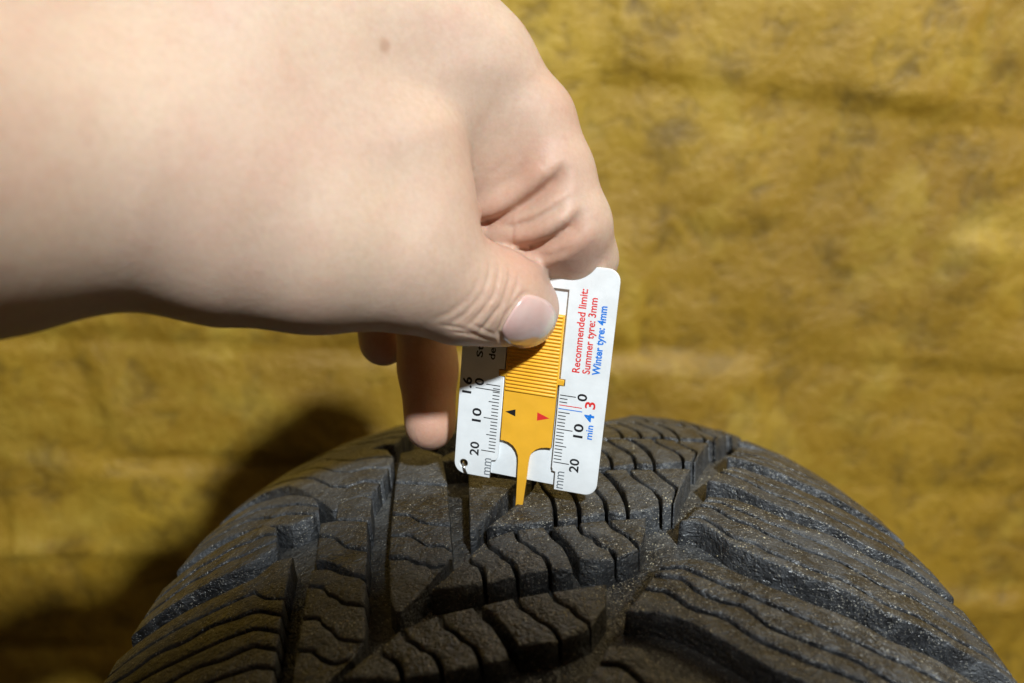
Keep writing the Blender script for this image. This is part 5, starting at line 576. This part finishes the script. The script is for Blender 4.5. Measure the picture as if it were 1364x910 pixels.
HD = json.loads('''{"H":{"arm":[[[-121.53,-92.03,108.36],34],[[-109.24,-52.08,102.05],32],[[-76.85,-23.53,99.46],30],[[-56.77,-9.26,98.16],30]],"back":[[[-65.31,-2.83,125.22],32],[[-42.17,9.33,123.89],27],[[-25.27,13.27,123.08],19]],"back_far":[[[-65.83,30.48,114.46],28],[[-37.39,44.95,127.1],24],[[-19.95,50.26,127.31],17]],"thumb":[[[-62.75,-23.13,87.43],27],[[-47.99,-20.47,82.57],23.5],[[-28.44,-15.18,76.07],18.6],[[-14.8,-12.01,66.16],12.7],[[-4.06,-5.8,62.59],11.8],[[2.5,-2.28,58.79],9.0]],"web":[[[-46.67,-12.53,101.11],20],[[-29.22,-9.43,97.64],16.5],[[-25.0,-11.86,89.93],11.6],[[-24.79,-11.64,80.64],11.5]],"index":[[[-25.05,12.04,125.81],17],[[-9.52,10.75,118.39],14.5],[[3.05,10.09,106.32],12.0],[[9.39,6.15,93.84],10.5],[[14.62,2.98,80.45],10.0],[[18.17,9.14,70.05],9.2],[[16.19,10.22,60.18],7.5]],"index_flesh":[[[-15.32,7.36,110.97],15],[[-5.38,12.86,95.15],14.2],[[-0.07,13.5,83.89],15],[[9.79,5.84,79.56],12]],"fold":[-10.77,-7.13,84.98],"fold_up":[-0.161,0.297,0.941],"middle":[[[-37.69,34.24,86.5],14],[[-29.09,35.74,51.34],9.8],[[-27.78,30.31,30.8],8.9],[[-26.88,23.06,14.46],8.1]],"ring":[[[-57.83,56.91,88.56],12],[[-46.2,56.64,51.12],9.2],[[-44.37,49.01,33.58],8.4]]},"creases":[[[[-8.98,-14.98,83.63],[-8.24,-0.19,81.57],[-6.91,-0.96,82.08],[-5.59,-1.58,82.58],[-4.09,-2.22,83.52],[-2.6,-2.64,84.42],[-1.12,-2.94,85.3],[0.74,-3.34,86.64],[2.57,-3.87,87.98],[4.4,-4.45,89.33],[6.01,-4.96,90.77],[7.62,-5.33,92.19],[9.23,-5.47,93.57],[10.47,-5.26,95.15],[11.72,-4.75,96.71],[13.0,-3.85,98.22]],1.7,2.2,1],[[[-5.61,-1.26,80.57],[-4.04,-1.95,80.81],[-2.48,-2.54,81.04],[-0.92,-3.04,81.26],[0.62,-3.55,81.8],[2.15,-4.14,82.34],[3.67,-4.86,82.91],[5.55,-5.7,84.06],[7.42,-6.28,85.17],[9.29,-6.57,86.22],[10.91,-6.47,87.46],[12.55,-6.12,88.67],[14.2,-5.49,89.84]],1.2,0.9,1],[[[-4.08,-0.09,75.8],[-2.63,-0.61,75.57],[-1.18,-1.09,75.33],[0.26,-1.54,75.08],[1.69,-2.47,75.46],[3.1,-3.78,75.91],[4.49,-4.93,76.33],[5.87,-5.98,77.12],[7.24,-6.79,77.85],[8.6,-7.42,78.55],[10.2,-7.96,79.86],[11.81,-8.2,81.11],[13.43,-8.15,82.3],[14.74,-7.68,84.12],[16.09,-6.81,85.88],[17.48,-5.52,87.58]],1.7,2.2,1],[[[-7.87,-1.68,88.58],[-6.57,-2.08,89.4],[-5.27,-2.35,90.19],[-3.99,-2.49,90.97],[-2.58,-2.62,92.12],[-1.18,-2.8,93.27],[0.21,-3.07,94.43],[1.59,-3.34,96.14],[2.97,-3.53,97.83],[4.33,-3.61,99.49]],1.8,0.45,0],[[[-9.34,-2.36,92.85],[-7.72,-2.82,93.84],[-6.12,-3.03,94.8],[-4.54,-3.04,95.73],[-2.95,-3.07,97.29],[-1.37,-3.09,98.84],[0.2,-3.11,100.37]],1.2,0.25,0],[[[2.13,-8.12,73.85],[4.5,-3.08,73.0],[6.72,-4.85,73.57],[8.92,-5.99,74.0],[11.09,-7.07,75.19],[13.27,-7.67,76.28],[15.46,-7.8,77.27]],1.0,0.4,0],[[[-6.59,-18.06,76.1],[-6.57,-19.32,75.01],[-6.55,-20.41,73.89],[-6.54,-21.26,72.74],[-7.11,-22.57,71.32],[-7.7,-23.52,69.84],[-8.29,-24.23,68.29],[-9.7,-25.07,66.85],[-11.13,-25.57,65.32],[-12.58,-25.69,63.69],[-14.2,-25.74,62.71],[-15.84,-25.64,61.69],[-17.52,-25.21,60.57]],0.8,0.4,0],[[[-5.53,-16.54,75.79],[-5.45,-18.11,74.69],[-5.37,-19.31,73.53],[-5.3,-20.21,72.31],[-5.82,-21.55,70.96],[-6.35,-22.58,69.54],[-6.88,-23.32,68.06],[-8.12,-24.27,66.64],[-9.37,-24.85,65.13],[-10.64,-25.08,63.52],[-12.2,-25.24,62.38],[-13.79,-25.08,61.15],[-15.42,-24.54,59.8]],0.5,0.2,0],[[[-4.63,-15.58,75.4],[-4.55,-17.12,74.42],[-4.48,-18.3,73.37],[-4.41,-19.23,72.27],[-4.76,-20.57,70.85],[-5.11,-21.58,69.36],[-5.47,-22.28,67.8],[-6.66,-23.31,66.39],[-7.85,-24.02,64.9],[-9.05,-24.4,63.33],[-10.5,-24.62,62.02],[-11.97,-24.49,60.6],[-13.48,-23.95,59.06]],0.75,0.5,0],[[[-3.16,-14.67,74.65],[-3.15,-16.37,73.57],[-3.14,-17.68,72.42],[-3.14,-18.67,71.21],[-3.62,-20.04,69.67],[-4.1,-21.03,68.04],[-4.58,-21.72,66.35],[-5.9,-22.71,64.73],[-7.23,-23.3,63.02],[-8.57,-23.43,61.17]],0.5,0.22,0],[[[-1.87,-14.13,73.96],[-1.87,-15.75,72.87],[-1.86,-16.99,71.7],[-1.86,-17.96,70.48],[-2.47,-19.38,68.82],[-3.07,-20.4,67.07],[-3.68,-21.05,65.23],[-5.14,-21.96,63.53],[-6.59,-22.46,61.71],[-8.07,-22.44,59.74],[-8.76,-22.21,58.78],[-9.46,-21.8,57.76],[-10.18,-21.15,56.66]],0.75,0.5,0],[[[0.18,-14.09,72.44],[0.11,-15.31,71.45],[0.05,-16.31,70.41],[-0.02,-17.09,69.33],[-0.64,-18.27,67.92],[-1.25,-19.18,66.44],[-1.86,-19.81,64.9],[-2.78,-20.3,62.94],[-3.71,-20.37,60.86],[-4.65,-19.86,58.59]],0.6,0.4,0],[[[-0.75,-14.25,73.04],[-0.82,-15.63,72.02],[-0.88,-16.7,70.94],[-0.94,-17.57,69.82],[-1.56,-18.83,68.31],[-2.17,-19.77,66.72],[-2.78,-20.41,65.06],[-3.93,-21.07,63.15],[-5.1,-21.29,61.12],[-6.29,-20.89,58.9]],0.45,0.18,0],[[[-8.3,-21.51,75.54],[-8.46,-22.4,74.39],[-8.63,-23.12,73.22],[-8.8,-23.69,72.01],[-9.67,-24.7,70.67],[-10.54,-25.43,69.27],[-11.43,-25.91,67.81],[-13.01,-26.57,66.76],[-14.6,-26.99,65.65],[-16.21,-27.13,64.46],[-17.85,-27.43,63.93],[-19.5,-27.65,63.38],[-21.16,-27.77,62.8]],0.9,0.2,0],[[[-16.9,-24.24,59.33],[-14.87,-23.96,58.87],[-12.86,-23.39,58.31],[-10.85,-22.26,57.59],[-8.98,-20.31,56.4],[-7.07,-18.19,55.16],[-5.1,-16.36,53.99]],0.5,0.3,0],[[[-19.55,-26.36,61.65],[-17.71,-25.63,61.13],[-15.85,-25.02,60.63],[-13.96,-24.66,60.21],[-12.04,-23.73,59.11],[-10.12,-22.13,57.8],[-8.19,-19.77,56.24]],0.5,0.25,0],[[[-12.1,-25.1,62.03],[-10.77,-24.36,61.07],[-9.44,-23.29,60.0],[-8.1,-21.86,58.81],[-6.74,-20.33,57.7],[-5.36,-18.88,56.61],[-3.95,-17.49,55.53]],0.45,0.25,0],[[[-33.09,16.02,31.54],[-30.86,15.96,31.09],[-28.64,15.96,30.61],[-26.42,16.09,30.08],[-23.77,15.09,30.94],[-18.46,-16.97,43.31],[-16.27,-17.09,43.76]],0.9,0.45,0],[[[-32.76,17.57,33.36],[-30.66,17.45,33.01],[-28.57,17.39,32.63],[-26.49,17.45,32.21],[-23.9,17.13,32.73],[-18.22,-19.09,46.18],[-18.98,19.53,32.66]],0.8,0.3,0],[[[4.12,-15.08,66.35],[3.35,-15.78,66.59],[2.6,-16.3,66.79],[1.84,-16.8,66.98],[1.1,-17.55,66.34],[0.35,-18.23,65.69],[-0.39,-18.83,65.02],[-1.19,-19.4,63.9],[-1.99,-19.79,62.74],[-2.79,-20.04,61.53],[-3.4,-20.03,60.38],[-4.03,-19.86,59.17],[-4.66,-19.46,57.89],[-4.36,-18.55,56.71],[-4.07,-17.47,55.46],[-3.78,-16.14,54.12],[-2.97,-14.24,52.91],[-2.15,-11.84,51.54],[-1.31,-9.09,50.04]],0.5,0.55,0]],"nail":[[[1.96,-17.08,66.36],[1.3,-17.64,66.07],[0.73,-18.14,65.57],[0.2,-18.59,64.99],[-0.31,-18.98,64.38],[-0.79,-19.3,63.73],[-1.26,-19.54,63.05],[-1.73,-19.74,62.35],[-2.18,-19.87,61.64],[-2.62,-19.93,60.88],[-3.03,-19.88,60.08],[-3.42,-19.75,59.25],[-3.71,-19.46,58.37],[-3.79,-18.93,57.39],[-3.61,-18.15,56.33],[-3.23,-17.19,55.26],[-2.69,-15.95,54.21],[-2.02,-14.37,53.14],[-1.26,-12.78,52.17],[-0.44,-10.28,51.0],[0.46,-7.03,49.69],[1.36,-7.05,49.56],[2.27,-6.83,49.5],[3.18,-6.26,49.45],[4.08,-6.36,49.71],[4.95,-6.15,49.95],[5.8,-5.64,50.19],[6.62,-5.57,50.63],[7.39,-5.24,51.06],[8.07,-5.04,51.63],[8.67,-4.84,52.3],[9.24,-4.55,52.98],[9.63,-5.7,54.14],[9.89,-6.47,55.25],[10.04,-7.05,56.35],[10.11,-7.46,57.4],[10.05,-7.87,58.44],[9.87,-8.29,59.48],[9.56,-8.74,60.47],[9.1,-9.28,61.4],[8.49,-9.99,62.28],[7.77,-11.14,63.19],[6.99,-12.27,63.98],[6.16,-13.31,64.65],[5.31,-14.26,65.22],[4.45,-15.1,65.71],[3.58,-15.91,66.1],[2.73,-16.51,66.35]],[[2.08,-17.36,65.57],[1.51,-17.81,65.31],[1.01,-18.22,64.86],[0.54,-18.58,64.35],[0.1,-18.89,63.8],[-0.32,-19.14,63.23],[-0.73,-19.33,62.63],[-1.14,-19.49,62.02],[-1.54,-19.6,61.39],[-1.92,-19.65,60.73],[-2.28,-19.63,60.03],[-2.62,-19.52,59.31],[-2.88,-19.3,58.54],[-2.94,-18.89,57.7],[-2.78,-18.3,56.81],[-2.44,-17.56,55.91],[-1.96,-16.61,55.03],[-1.37,-15.44,54.18],[-0.71,-14.37,53.43],[0.0,-13.2,52.74],[0.76,-11.83,52.08],[1.55,-10.2,51.45],[2.35,-9.05,51.09],[3.14,-8.67,51.08],[3.92,-8.39,51.19],[4.67,-8.25,51.42],[5.4,-8.22,51.75],[6.1,-8.16,52.13],[6.75,-8.13,52.58],[7.33,-8.25,53.17],[7.83,-8.39,53.84],[8.3,-8.48,54.52],[8.68,-8.59,55.26],[8.94,-8.8,56.08],[9.09,-9.04,56.95],[9.15,-9.28,57.82],[9.11,-9.53,58.7],[8.95,-9.84,59.58],[8.69,-10.19,60.43],[8.29,-10.66,61.25],[7.76,-11.55,62.09],[7.14,-12.45,62.86],[6.47,-13.32,63.52],[5.75,-14.14,64.08],[5.01,-14.92,64.57],[4.26,-15.65,65.0],[3.5,-16.33,65.34],[2.76,-16.87,65.56]],[[2.21,-17.53,64.75],[1.72,-17.9,64.53],[1.29,-18.22,64.14],[0.89,-18.5,63.69],[0.51,-18.74,63.21],[0.15,-18.94,62.71],[-0.2,-19.08,62.19],[-0.55,-19.21,61.67],[-0.89,-19.3,61.12],[-1.22,-19.34,60.56],[-1.53,-19.33,59.97],[-1.82,-19.25,59.35],[-2.03,-19.09,58.7],[-2.08,-18.79,58.0],[-1.94,-18.32,57.24],[-1.65,-17.76,56.5],[-1.24,-16.99,55.77],[-0.74,-16.1,55.07],[-0.17,-15.3,54.48],[0.44,-14.49,53.95],[1.08,-13.64,53.5],[1.74,-12.78,53.13],[2.42,-11.97,52.88],[3.09,-11.27,52.76],[3.76,-10.74,52.76],[4.4,-10.52,52.92],[5.01,-10.38,53.16],[5.61,-10.23,53.45],[6.17,-10.13,53.81],[6.66,-10.09,54.27],[7.1,-10.12,54.8],[7.5,-10.12,55.36],[7.82,-10.16,55.97],[8.04,-10.27,56.65],[8.17,-10.44,57.38],[8.23,-10.6,58.11],[8.2,-10.8,58.85],[8.07,-11.04,59.6],[7.84,-11.45,60.35],[7.5,-12.06,61.11],[7.04,-12.76,61.81],[6.52,-13.47,62.45],[5.95,-14.15,63.0],[5.34,-14.83,63.48],[4.71,-15.45,63.89],[4.08,-16.06,64.25],[3.43,-16.63,64.54],[2.79,-17.13,64.74]],[[2.34,-17.62,63.91],[1.93,-17.91,63.72],[1.58,-18.15,63.39],[1.24,-18.37,63.01],[0.93,-18.55,62.61],[0.63,-18.69,62.19],[0.33,-18.8,61.75],[0.04,-18.89,61.31],[-0.24,-18.96,60.85],[-0.51,-19.0,60.38],[-0.77,-18.99,59.89],[-1.02,-18.95,59.38],[-1.19,-18.82,58.84],[-1.23,-18.6,58.27],[-1.11,-18.26,57.66],[-0.87,-17.81,57.04],[-0.52,-17.17,56.44],[-0.1,-16.52,55.89],[0.37,-15.91,55.42],[0.87,-15.3,55.0],[1.4,-14.69,54.66],[1.95,-14.09,54.39],[2.51,-13.55,54.23],[3.06,-13.04,54.15],[3.61,-12.59,54.15],[4.14,-12.17,54.2],[4.66,-11.83,54.34],[5.16,-11.56,54.54],[5.62,-11.44,54.82],[6.02,-11.39,55.19],[6.39,-11.36,55.62],[6.72,-11.33,56.07],[6.99,-11.35,56.57],[7.17,-11.42,57.12],[7.28,-11.54,57.72],[7.33,-11.68,58.33],[7.3,-11.94,58.97],[7.19,-12.31,59.64],[7.0,-12.71,60.28],[6.72,-13.2,60.9],[6.35,-13.74,61.47],[5.92,-14.28,61.99],[5.45,-14.83,62.45],[4.95,-15.35,62.84],[4.42,-15.88,63.18],[3.89,-16.36,63.48],[3.35,-16.83,63.72],[2.82,-17.3,63.9]],[[2.47,-17.63,63.05],[2.15,-17.84,62.89],[1.86,-18.02,62.62],[1.6,-18.17,62.31],[1.34,-18.3,61.99],[1.1,-18.39,61.64],[0.87,-18.47,61.29],[0.64,-18.54,60.94],[0.41,-18.59,60.57],[0.19,-18.62,60.19],[-0.02,-18.62,59.8],[-0.21,-18.6,59.4],[-0.35,-18.53,58.98],[-0.38,-18.35,58.52],[-0.28,-18.1,58.04],[-0.09,-17.69,57.54],[0.19,-17.22,57.06],[0.53,-16.75,56.65],[0.9,-16.28,56.28],[1.31,-15.84,55.96],[1.73,-15.4,55.71],[2.17,-14.96,55.5],[2.6,-14.57,55.39],[3.04,-14.21,55.34],[3.48,-13.85,55.34],[3.9,-13.55,55.4],[4.31,-13.28,55.5],[4.7,-13.03,55.65],[5.07,-12.82,55.84],[5.4,-12.69,56.1],[5.69,-12.61,56.43],[5.95,-12.55,56.78],[6.17,-12.55,57.17],[6.31,-12.64,57.62],[6.4,-12.78,58.1],[6.44,-12.95,58.6],[6.41,-13.19,59.12],[6.33,-13.45,59.64],[6.18,-13.76,60.15],[5.96,-14.13,60.64],[5.66,-14.52,61.09],[5.33,-14.95,61.5],[4.95,-15.36,61.86],[4.55,-15.77,62.17],[4.14,-16.18,62.44],[3.71,-16.56,62.68],[3.28,-16.94,62.88],[2.86,-17.3,63.02]],[[2.61,-17.45,62.13],[2.37,-17.64,62.02],[2.15,-17.78,61.82],[1.95,-17.89,61.59],[1.76,-17.99,61.34],[1.58,-18.06,61.09],[1.41,-18.11,60.82],[1.23,-18.16,60.56],[1.06,-18.2,60.28],[0.9,-18.22,60.0],[0.75,-18.22,59.71],[0.6,-18.21,59.41],[0.5,-18.16,59.09],[0.47,-18.02,58.75],[0.55,-17.76,58.37],[0.7,-17.46,57.99],[0.91,-17.14,57.65],[1.16,-16.83,57.35],[1.44,-16.51,57.09],[1.74,-16.19,56.86],[2.06,-15.88,56.67],[2.38,-15.56,56.53],[2.71,-15.29,56.45],[3.03,-15.03,56.42],[3.36,-14.79,56.42],[3.67,-14.57,56.47],[3.97,-14.35,56.54],[4.26,-14.17,56.65],[4.54,-14.02,56.8],[4.78,-13.91,56.99],[4.99,-13.84,57.23],[5.19,-13.81,57.49],[5.35,-13.8,57.77],[5.46,-13.85,58.1],[5.53,-13.94,58.46],[5.56,-14.05,58.83],[5.54,-14.23,59.21],[5.48,-14.41,59.6],[5.37,-14.63,59.98],[5.21,-14.88,60.33],[4.99,-15.18,60.67],[4.74,-15.48,60.97],[4.46,-15.78,61.24],[4.16,-16.08,61.47],[3.85,-16.39,61.68],[3.54,-16.68,61.86],[3.22,-16.95,62.01],[2.9,-17.22,62.11]],[[2.75,-17.21,61.19],[2.59,-17.32,61.11],[2.44,-17.39,60.97],[2.31,-17.45,60.82],[2.19,-17.51,60.65],[2.07,-17.53,60.47],[1.95,-17.56,60.3],[1.84,-17.6,60.12],[1.72,-17.62,59.94],[1.61,-17.63,59.75],[1.51,-17.64,59.56],[1.42,-17.63,59.36],[1.35,-17.59,59.15],[1.33,-17.51,58.92],[1.38,-17.36,58.68],[1.48,-17.2,58.44],[1.62,-17.01,58.22],[1.79,-16.81,58.03],[1.98,-16.61,57.86],[2.18,-16.39,57.7],[2.38,-16.19,57.58],[2.6,-16.0,57.5],[2.81,-15.82,57.44],[3.03,-15.65,57.43],[3.24,-15.5,57.43],[3.45,-15.35,57.46],[3.64,-15.23,57.52],[3.84,-15.11,57.59],[4.02,-15.01,57.68],[4.17,-14.94,57.81],[4.32,-14.89,57.96],[4.45,-14.85,58.13],[4.55,-14.84,58.32],[4.63,-14.87,58.53],[4.67,-14.92,58.77],[4.69,-14.99,59.01],[4.68,-15.09,59.26],[4.64,-15.21,59.51],[4.57,-15.37,59.76],[4.46,-15.53,60.0],[4.32,-15.71,60.22],[4.15,-15.9,60.42],[3.97,-16.1,60.59],[3.78,-16.3,60.75],[3.57,-16.49,60.88],[3.36,-16.7,61.01],[3.15,-16.88,61.11],[2.94,-17.06,61.18]],[[2.89,-16.87,60.21],[2.81,-16.91,60.17],[2.74,-16.95,60.11],[2.68,-16.97,60.03],[2.61,-16.99,59.95],[2.56,-17.01,59.86],[2.5,-17.02,59.77],[2.44,-17.03,59.68],[2.39,-17.04,59.59],[2.33,-17.05,59.5],[2.28,-17.05,59.41],[2.24,-17.05,59.31],[2.2,-17.03,59.21],[2.2,-17.0,59.1],[2.22,-16.94,58.98],[2.27,-16.86,58.87],[2.34,-16.77,58.77],[2.42,-16.68,58.67],[2.51,-16.58,58.59],[2.61,-16.49,58.52],[2.71,-16.39,58.46],[2.82,-16.3,58.42],[2.92,-16.21,58.39],[3.02,-16.13,58.39],[3.13,-16.04,58.38],[3.23,-15.97,58.4],[3.33,-15.91,58.42],[3.42,-15.85,58.46],[3.51,-15.8,58.51],[3.58,-15.77,58.57],[3.65,-15.74,58.64],[3.71,-15.73,58.72],[3.77,-15.72,58.82],[3.8,-15.75,58.92],[3.82,-15.77,59.04],[3.83,-15.81,59.15],[3.83,-15.85,59.27],[3.81,-15.91,59.4],[3.78,-15.98,59.52],[3.72,-16.05,59.63],[3.66,-16.14,59.74],[3.58,-16.24,59.84],[3.49,-16.33,59.92],[3.39,-16.43,60.0],[3.29,-16.52,60.07],[3.19,-16.62,60.12],[3.09,-16.71,60.17],[2.98,-16.8,60.21]]],"nail_c":[3.02,-16.52,59.27],"mole":[-29.86,-19.08,124.43],"flush_shade":[[[13.72,4.7,109.18],13,0.3],[[5.94,-1.97,94.69],14,0.35],[[2.09,-9.97,75.96],12,0.45],[[15.49,-7.71,76.48],10,0.4],[[-26.28,16.21,12.69],13,0.5],[[-26.97,20.69,26.89],22,0.6],[[-8.31,-7.98,82.28],9,0.5],[[-41.09,33.63,34.68],12,0.7],[[2.16,-12.11,55.88],7,0.15],[[-12.58,-13.22,92.28],14,0.2]],"nail_tip":[0.858,-0.154,-0.49]}''')
H, CREASES = HD['H'], HD['creases']
def surface_net(lo, hi, h, field, blur):
    """mesh of the zero surface of a field sampled on a regular grid (mm)"""
    lo = np.array(lo, float); hi = np.array(hi, float)
    n = np.ceil((hi - lo) / h).astype(int)
    ax = [lo[k] + h * np.arange(n[k]) for k in range(3)]
    vals = np.empty(n, np.float32)
    Yg, Zg = np.meshgrid(ax[1], ax[2], indexing='ij')
    for i0 in range(0, n[0], 16):
        xs = ax[0][i0:i0 + 16]
        P = np.stack([np.repeat(xs, Yg.size), np.tile(Yg.ravel(), len(xs)), np.tile(Zg.ravel(), len(xs))], 1).astype(np.float32)
        vals[i0:i0 + 16] = field(P).reshape(len(xs), n[1], n[2])
    ker = np.exp(-.5 * (np.arange(-3, 4) / blur) ** 2); ker /= ker.sum()
    for a in range(3):                                   # soften the field
        p = np.pad(vals, [(3, 3) if q == a else (0, 0) for q in range(3)], mode='edge'); o = np.zeros_like(vals)
        for k in range(7): o += ker[k] * np.take(p, np.arange(k, k + n[a]), axis=a)
        vals = o
    vals[:2] = np.maximum(vals[:2], 1.)
    ins = vals < 0
    cc = [slice(0, -1), slice(1, None)]
    corners = [(a, b, c) for a in (0, 1) for b in (0, 1) for c in (0, 1)]
    cnt = sum(ins[cc[a], cc[b], cc[c]].astype(np.int8) for a, b, c in corners)
    act = (cnt > 0) & (cnt < 8); ids = np.full(act.shape, -1, np.int64); ci = np.argwhere(act); ids[act] = np.arange(len(ci))
    acc = np.zeros((len(ci), 3)); num = np.zeros(len(ci))
    for e in range(12):
        d = e // 4; o = [(0, 0), (0, 1), (1, 0), (1, 1)][e % 4]; c0 = list(o); c0.insert(d, 0); c1 = list(o); c1.insert(d, 1)
        v0 = vals[ci[:, 0] + c0[0], ci[:, 1] + c0[1], ci[:, 2] + c0[2]]; v1 = vals[ci[:, 0] + c1[0], ci[:, 1] + c1[1], ci[:, 2] + c1[2]]
        m = (v0 < 0) != (v1 < 0); t = np.where(m, v0 / np.where(m, v0 - v1, 1), 0)
        acc += m[:, None] * (np.array(c0) + t[:, None] * (np.array(c1) - np.array(c0))); num += m
    V = lo + h * (ci + acc / num[:, None])
    Fs = []
    for d in range(3):
        a = np.take(ins, np.arange(0, n[d] - 1), axis=d); b = np.take(ins, np.arange(1, n[d]), axis=d)
        x = np.argwhere(a != b); u, w = [(1, 2), (2, 0), (0, 1)][d]
        x = x[(x[:, u] > 0) & (x[:, w] > 0) & (x[:, u] < n[u] - 1) & (x[:, w] < n[w] - 1)]
        sgn = a[x[:, 0], x[:, 1], x[:, 2]]
        def g(du, dw):
            y = x.copy(); y[:, u] -= du; y[:, w] -= dw; return ids[y[:, 0], y[:, 1], y[:, 2]]
        q = np.stack([g(1, 1), g(0, 1), g(0, 0), g(1, 0)], 1); q[~sgn] = q[~sgn][:, ::-1]; Fs.append(q)
    return V, np.concatenate(Fs)

def shade_body():
    """the rest of the photographer, added out of view behind the camera to shade the near tread: elbow, upper arm, shoulders, head"""
    def f(P):
        arm = chain(P, [((-150, -77, 104), 30), ((-330, -150, 95), 40), ((-330, -430, 240), 52), ((-190, -520, 300), 75)], 25)
        trunk = chain(P, [((-190, -560, 250), 90), ((-60, -700, 120), 130), ((60, -760, -80), 140)], 40)
        sh = chain(P, [((-170, -520, 270), 85), ((60, -620, 280), 90), ((260, -640, 220), 80)], 40)
        head = chain(P, [((108, -470, 300), 98), ((114, -495, 345), 92), ((70, -560, 270), 60)], 25)  # unseen head, set where its shadow falls on the near tread
        shade_mass = chain(P, [((-112, -368, 232), 72), ((-190, -440, 250), 80)], 30)  # extra mass added to widen that shadow leftwards
        return smin(smin(smin(arm, trunk, 40), smin(sh, head, 30), 40), shade_mass, 30)
    V, Fq = surface_net((-450, -930, -260), (380, -60, 480), 11., f, 1.2)
    return V, Fq.tolist()

def build_hand():
    V, Fs = surface_net((-172, -130, -4), (42, 92, 172), 1.15, lambda P: hand_sdf(P, H), 1.0)
    me = bpy.data.meshes.new('person'); me.from_pydata((V * MM).tolist(), [], Fs.tolist()); me.update()
    t = bpy.data.objects.new('tmp', me); col.objects.link(t)
    md = t.modifiers.new('s', 'SUBSURF'); md.levels = 1; md.render_levels = 1
    me2 = bpy.data.meshes.new_from_object(t.evaluated_get(bpy.context.evaluated_depsgraph_get()))
    bpy.data.objects.remove(t); bpy.data.meshes.remove(me); me2.name = 'person'
    N = len(me2.vertices); P = np.empty(N * 3, np.float32); me2.vertices.foreach_get('co', P); P = P.reshape(-1, 3) / MM
    nr = np.empty(N * 3, np.float32); me2.vertices.foreach_get('normal', nr); nr = nr.reshape(-1, 3)
    disp = crease_disp(P, CREASES)
    P = P + nr * disp[:, None]
    me2.vertices.foreach_set('co', (P * MM).ravel()); me2.update()
    fl = np.zeros(N, np.float32)
    for c, r, a in HD['flush_shade']: fl = np.maximum(fl, a * np.exp(-((np.linalg.norm(P - np.array(c, np.float32), axis=1) / r) ** 2)))
    fl = np.maximum(fl, np.clip(-disp * .3, 0, .45))  # creases darkened too: their shade is put into the skin colour
    at = me2.attributes.new('flush_shade', 'FLOAT', 'POINT'); at.data.foreach_set('value', fl)
    mo = np.linalg.norm(P - np.array(HD['mole'], np.float32), axis=1) + .15 * np.sin(P[:, 0] * 1.7) * np.sin(P[:, 2] * 2)
    at = me2.attributes.new('mole', 'FLOAT', 'POINT'); at.data.foreach_set('value', np.clip(.5 * (2.1 - mo) / 1.4, 0, .42).astype(np.float32))
    bmx = bmesh.new(); bmx.from_mesh(me2)
    tmp = bpy.data.meshes.new('t'); Vb, Fb = shade_body(); tmp.from_pydata((Vb * MM).tolist(), [], Fb); bmx.from_mesh(tmp)  # joins on the unseen body added for its shade
    bmx.to_mesh(me2); bmx.free(); bpy.data.meshes.remove(tmp)
    me2.polygons.foreach_set('use_smooth', [True] * len(me2.polygons))
    return link('person', me2, M_skin)
person = build_hand()
tag(person, 'bare hand and forearm reaching in from the left, thumb and forefinger pinching the white gauge; unseen body added for shade', 'person')
# thumb nail
NR = np.array(HD['nail']); nr_, nk = NR.shape[:2]
V = NR.reshape(-1, 3) * MM; Fc = []
for i in range(nr_ - 1):
    for j in range(nk): Fc.append((i * nk + j, (i + 1) * nk + j, (i + 1) * nk + (j + 1) % nk, i * nk + (j + 1) % nk))
V = list(map(tuple, V)) + [tuple(np.array(HD['nail_c']) * MM)]
for j in range(nk): Fc.append(((nr_ - 1) * nk + j, len(V) - 1, (nr_ - 1) * nk + (j + 1) % nk))
me = mesh('thumb_nail', V, Fc)
bm = bmesh.new(); bm.from_mesh(me); bmesh.ops.recalc_face_normals(bm, faces=bm.faces[:]); bm.to_mesh(me); bm.free()
me.polygons.foreach_set('use_smooth', [True] * len(me.polygons))
tipdir = np.array(HD['nail_tip'])
e = np.array([np.clip((float(np.dot(np.array(v.co) / MM - np.array(HD['nail_c']), tipdir)) - 3.7) / .8, 0, 1) for v in me.vertices], np.float32)
at = me.attributes.new('edge', 'FLOAT', 'POINT'); at.data.foreach_set('value', e)
nail = link('thumb_nail', me, M_nail, person)
md = nail.modifiers.new('thick', 'SOLIDIFY'); md.thickness = .0004; md.offset = 0
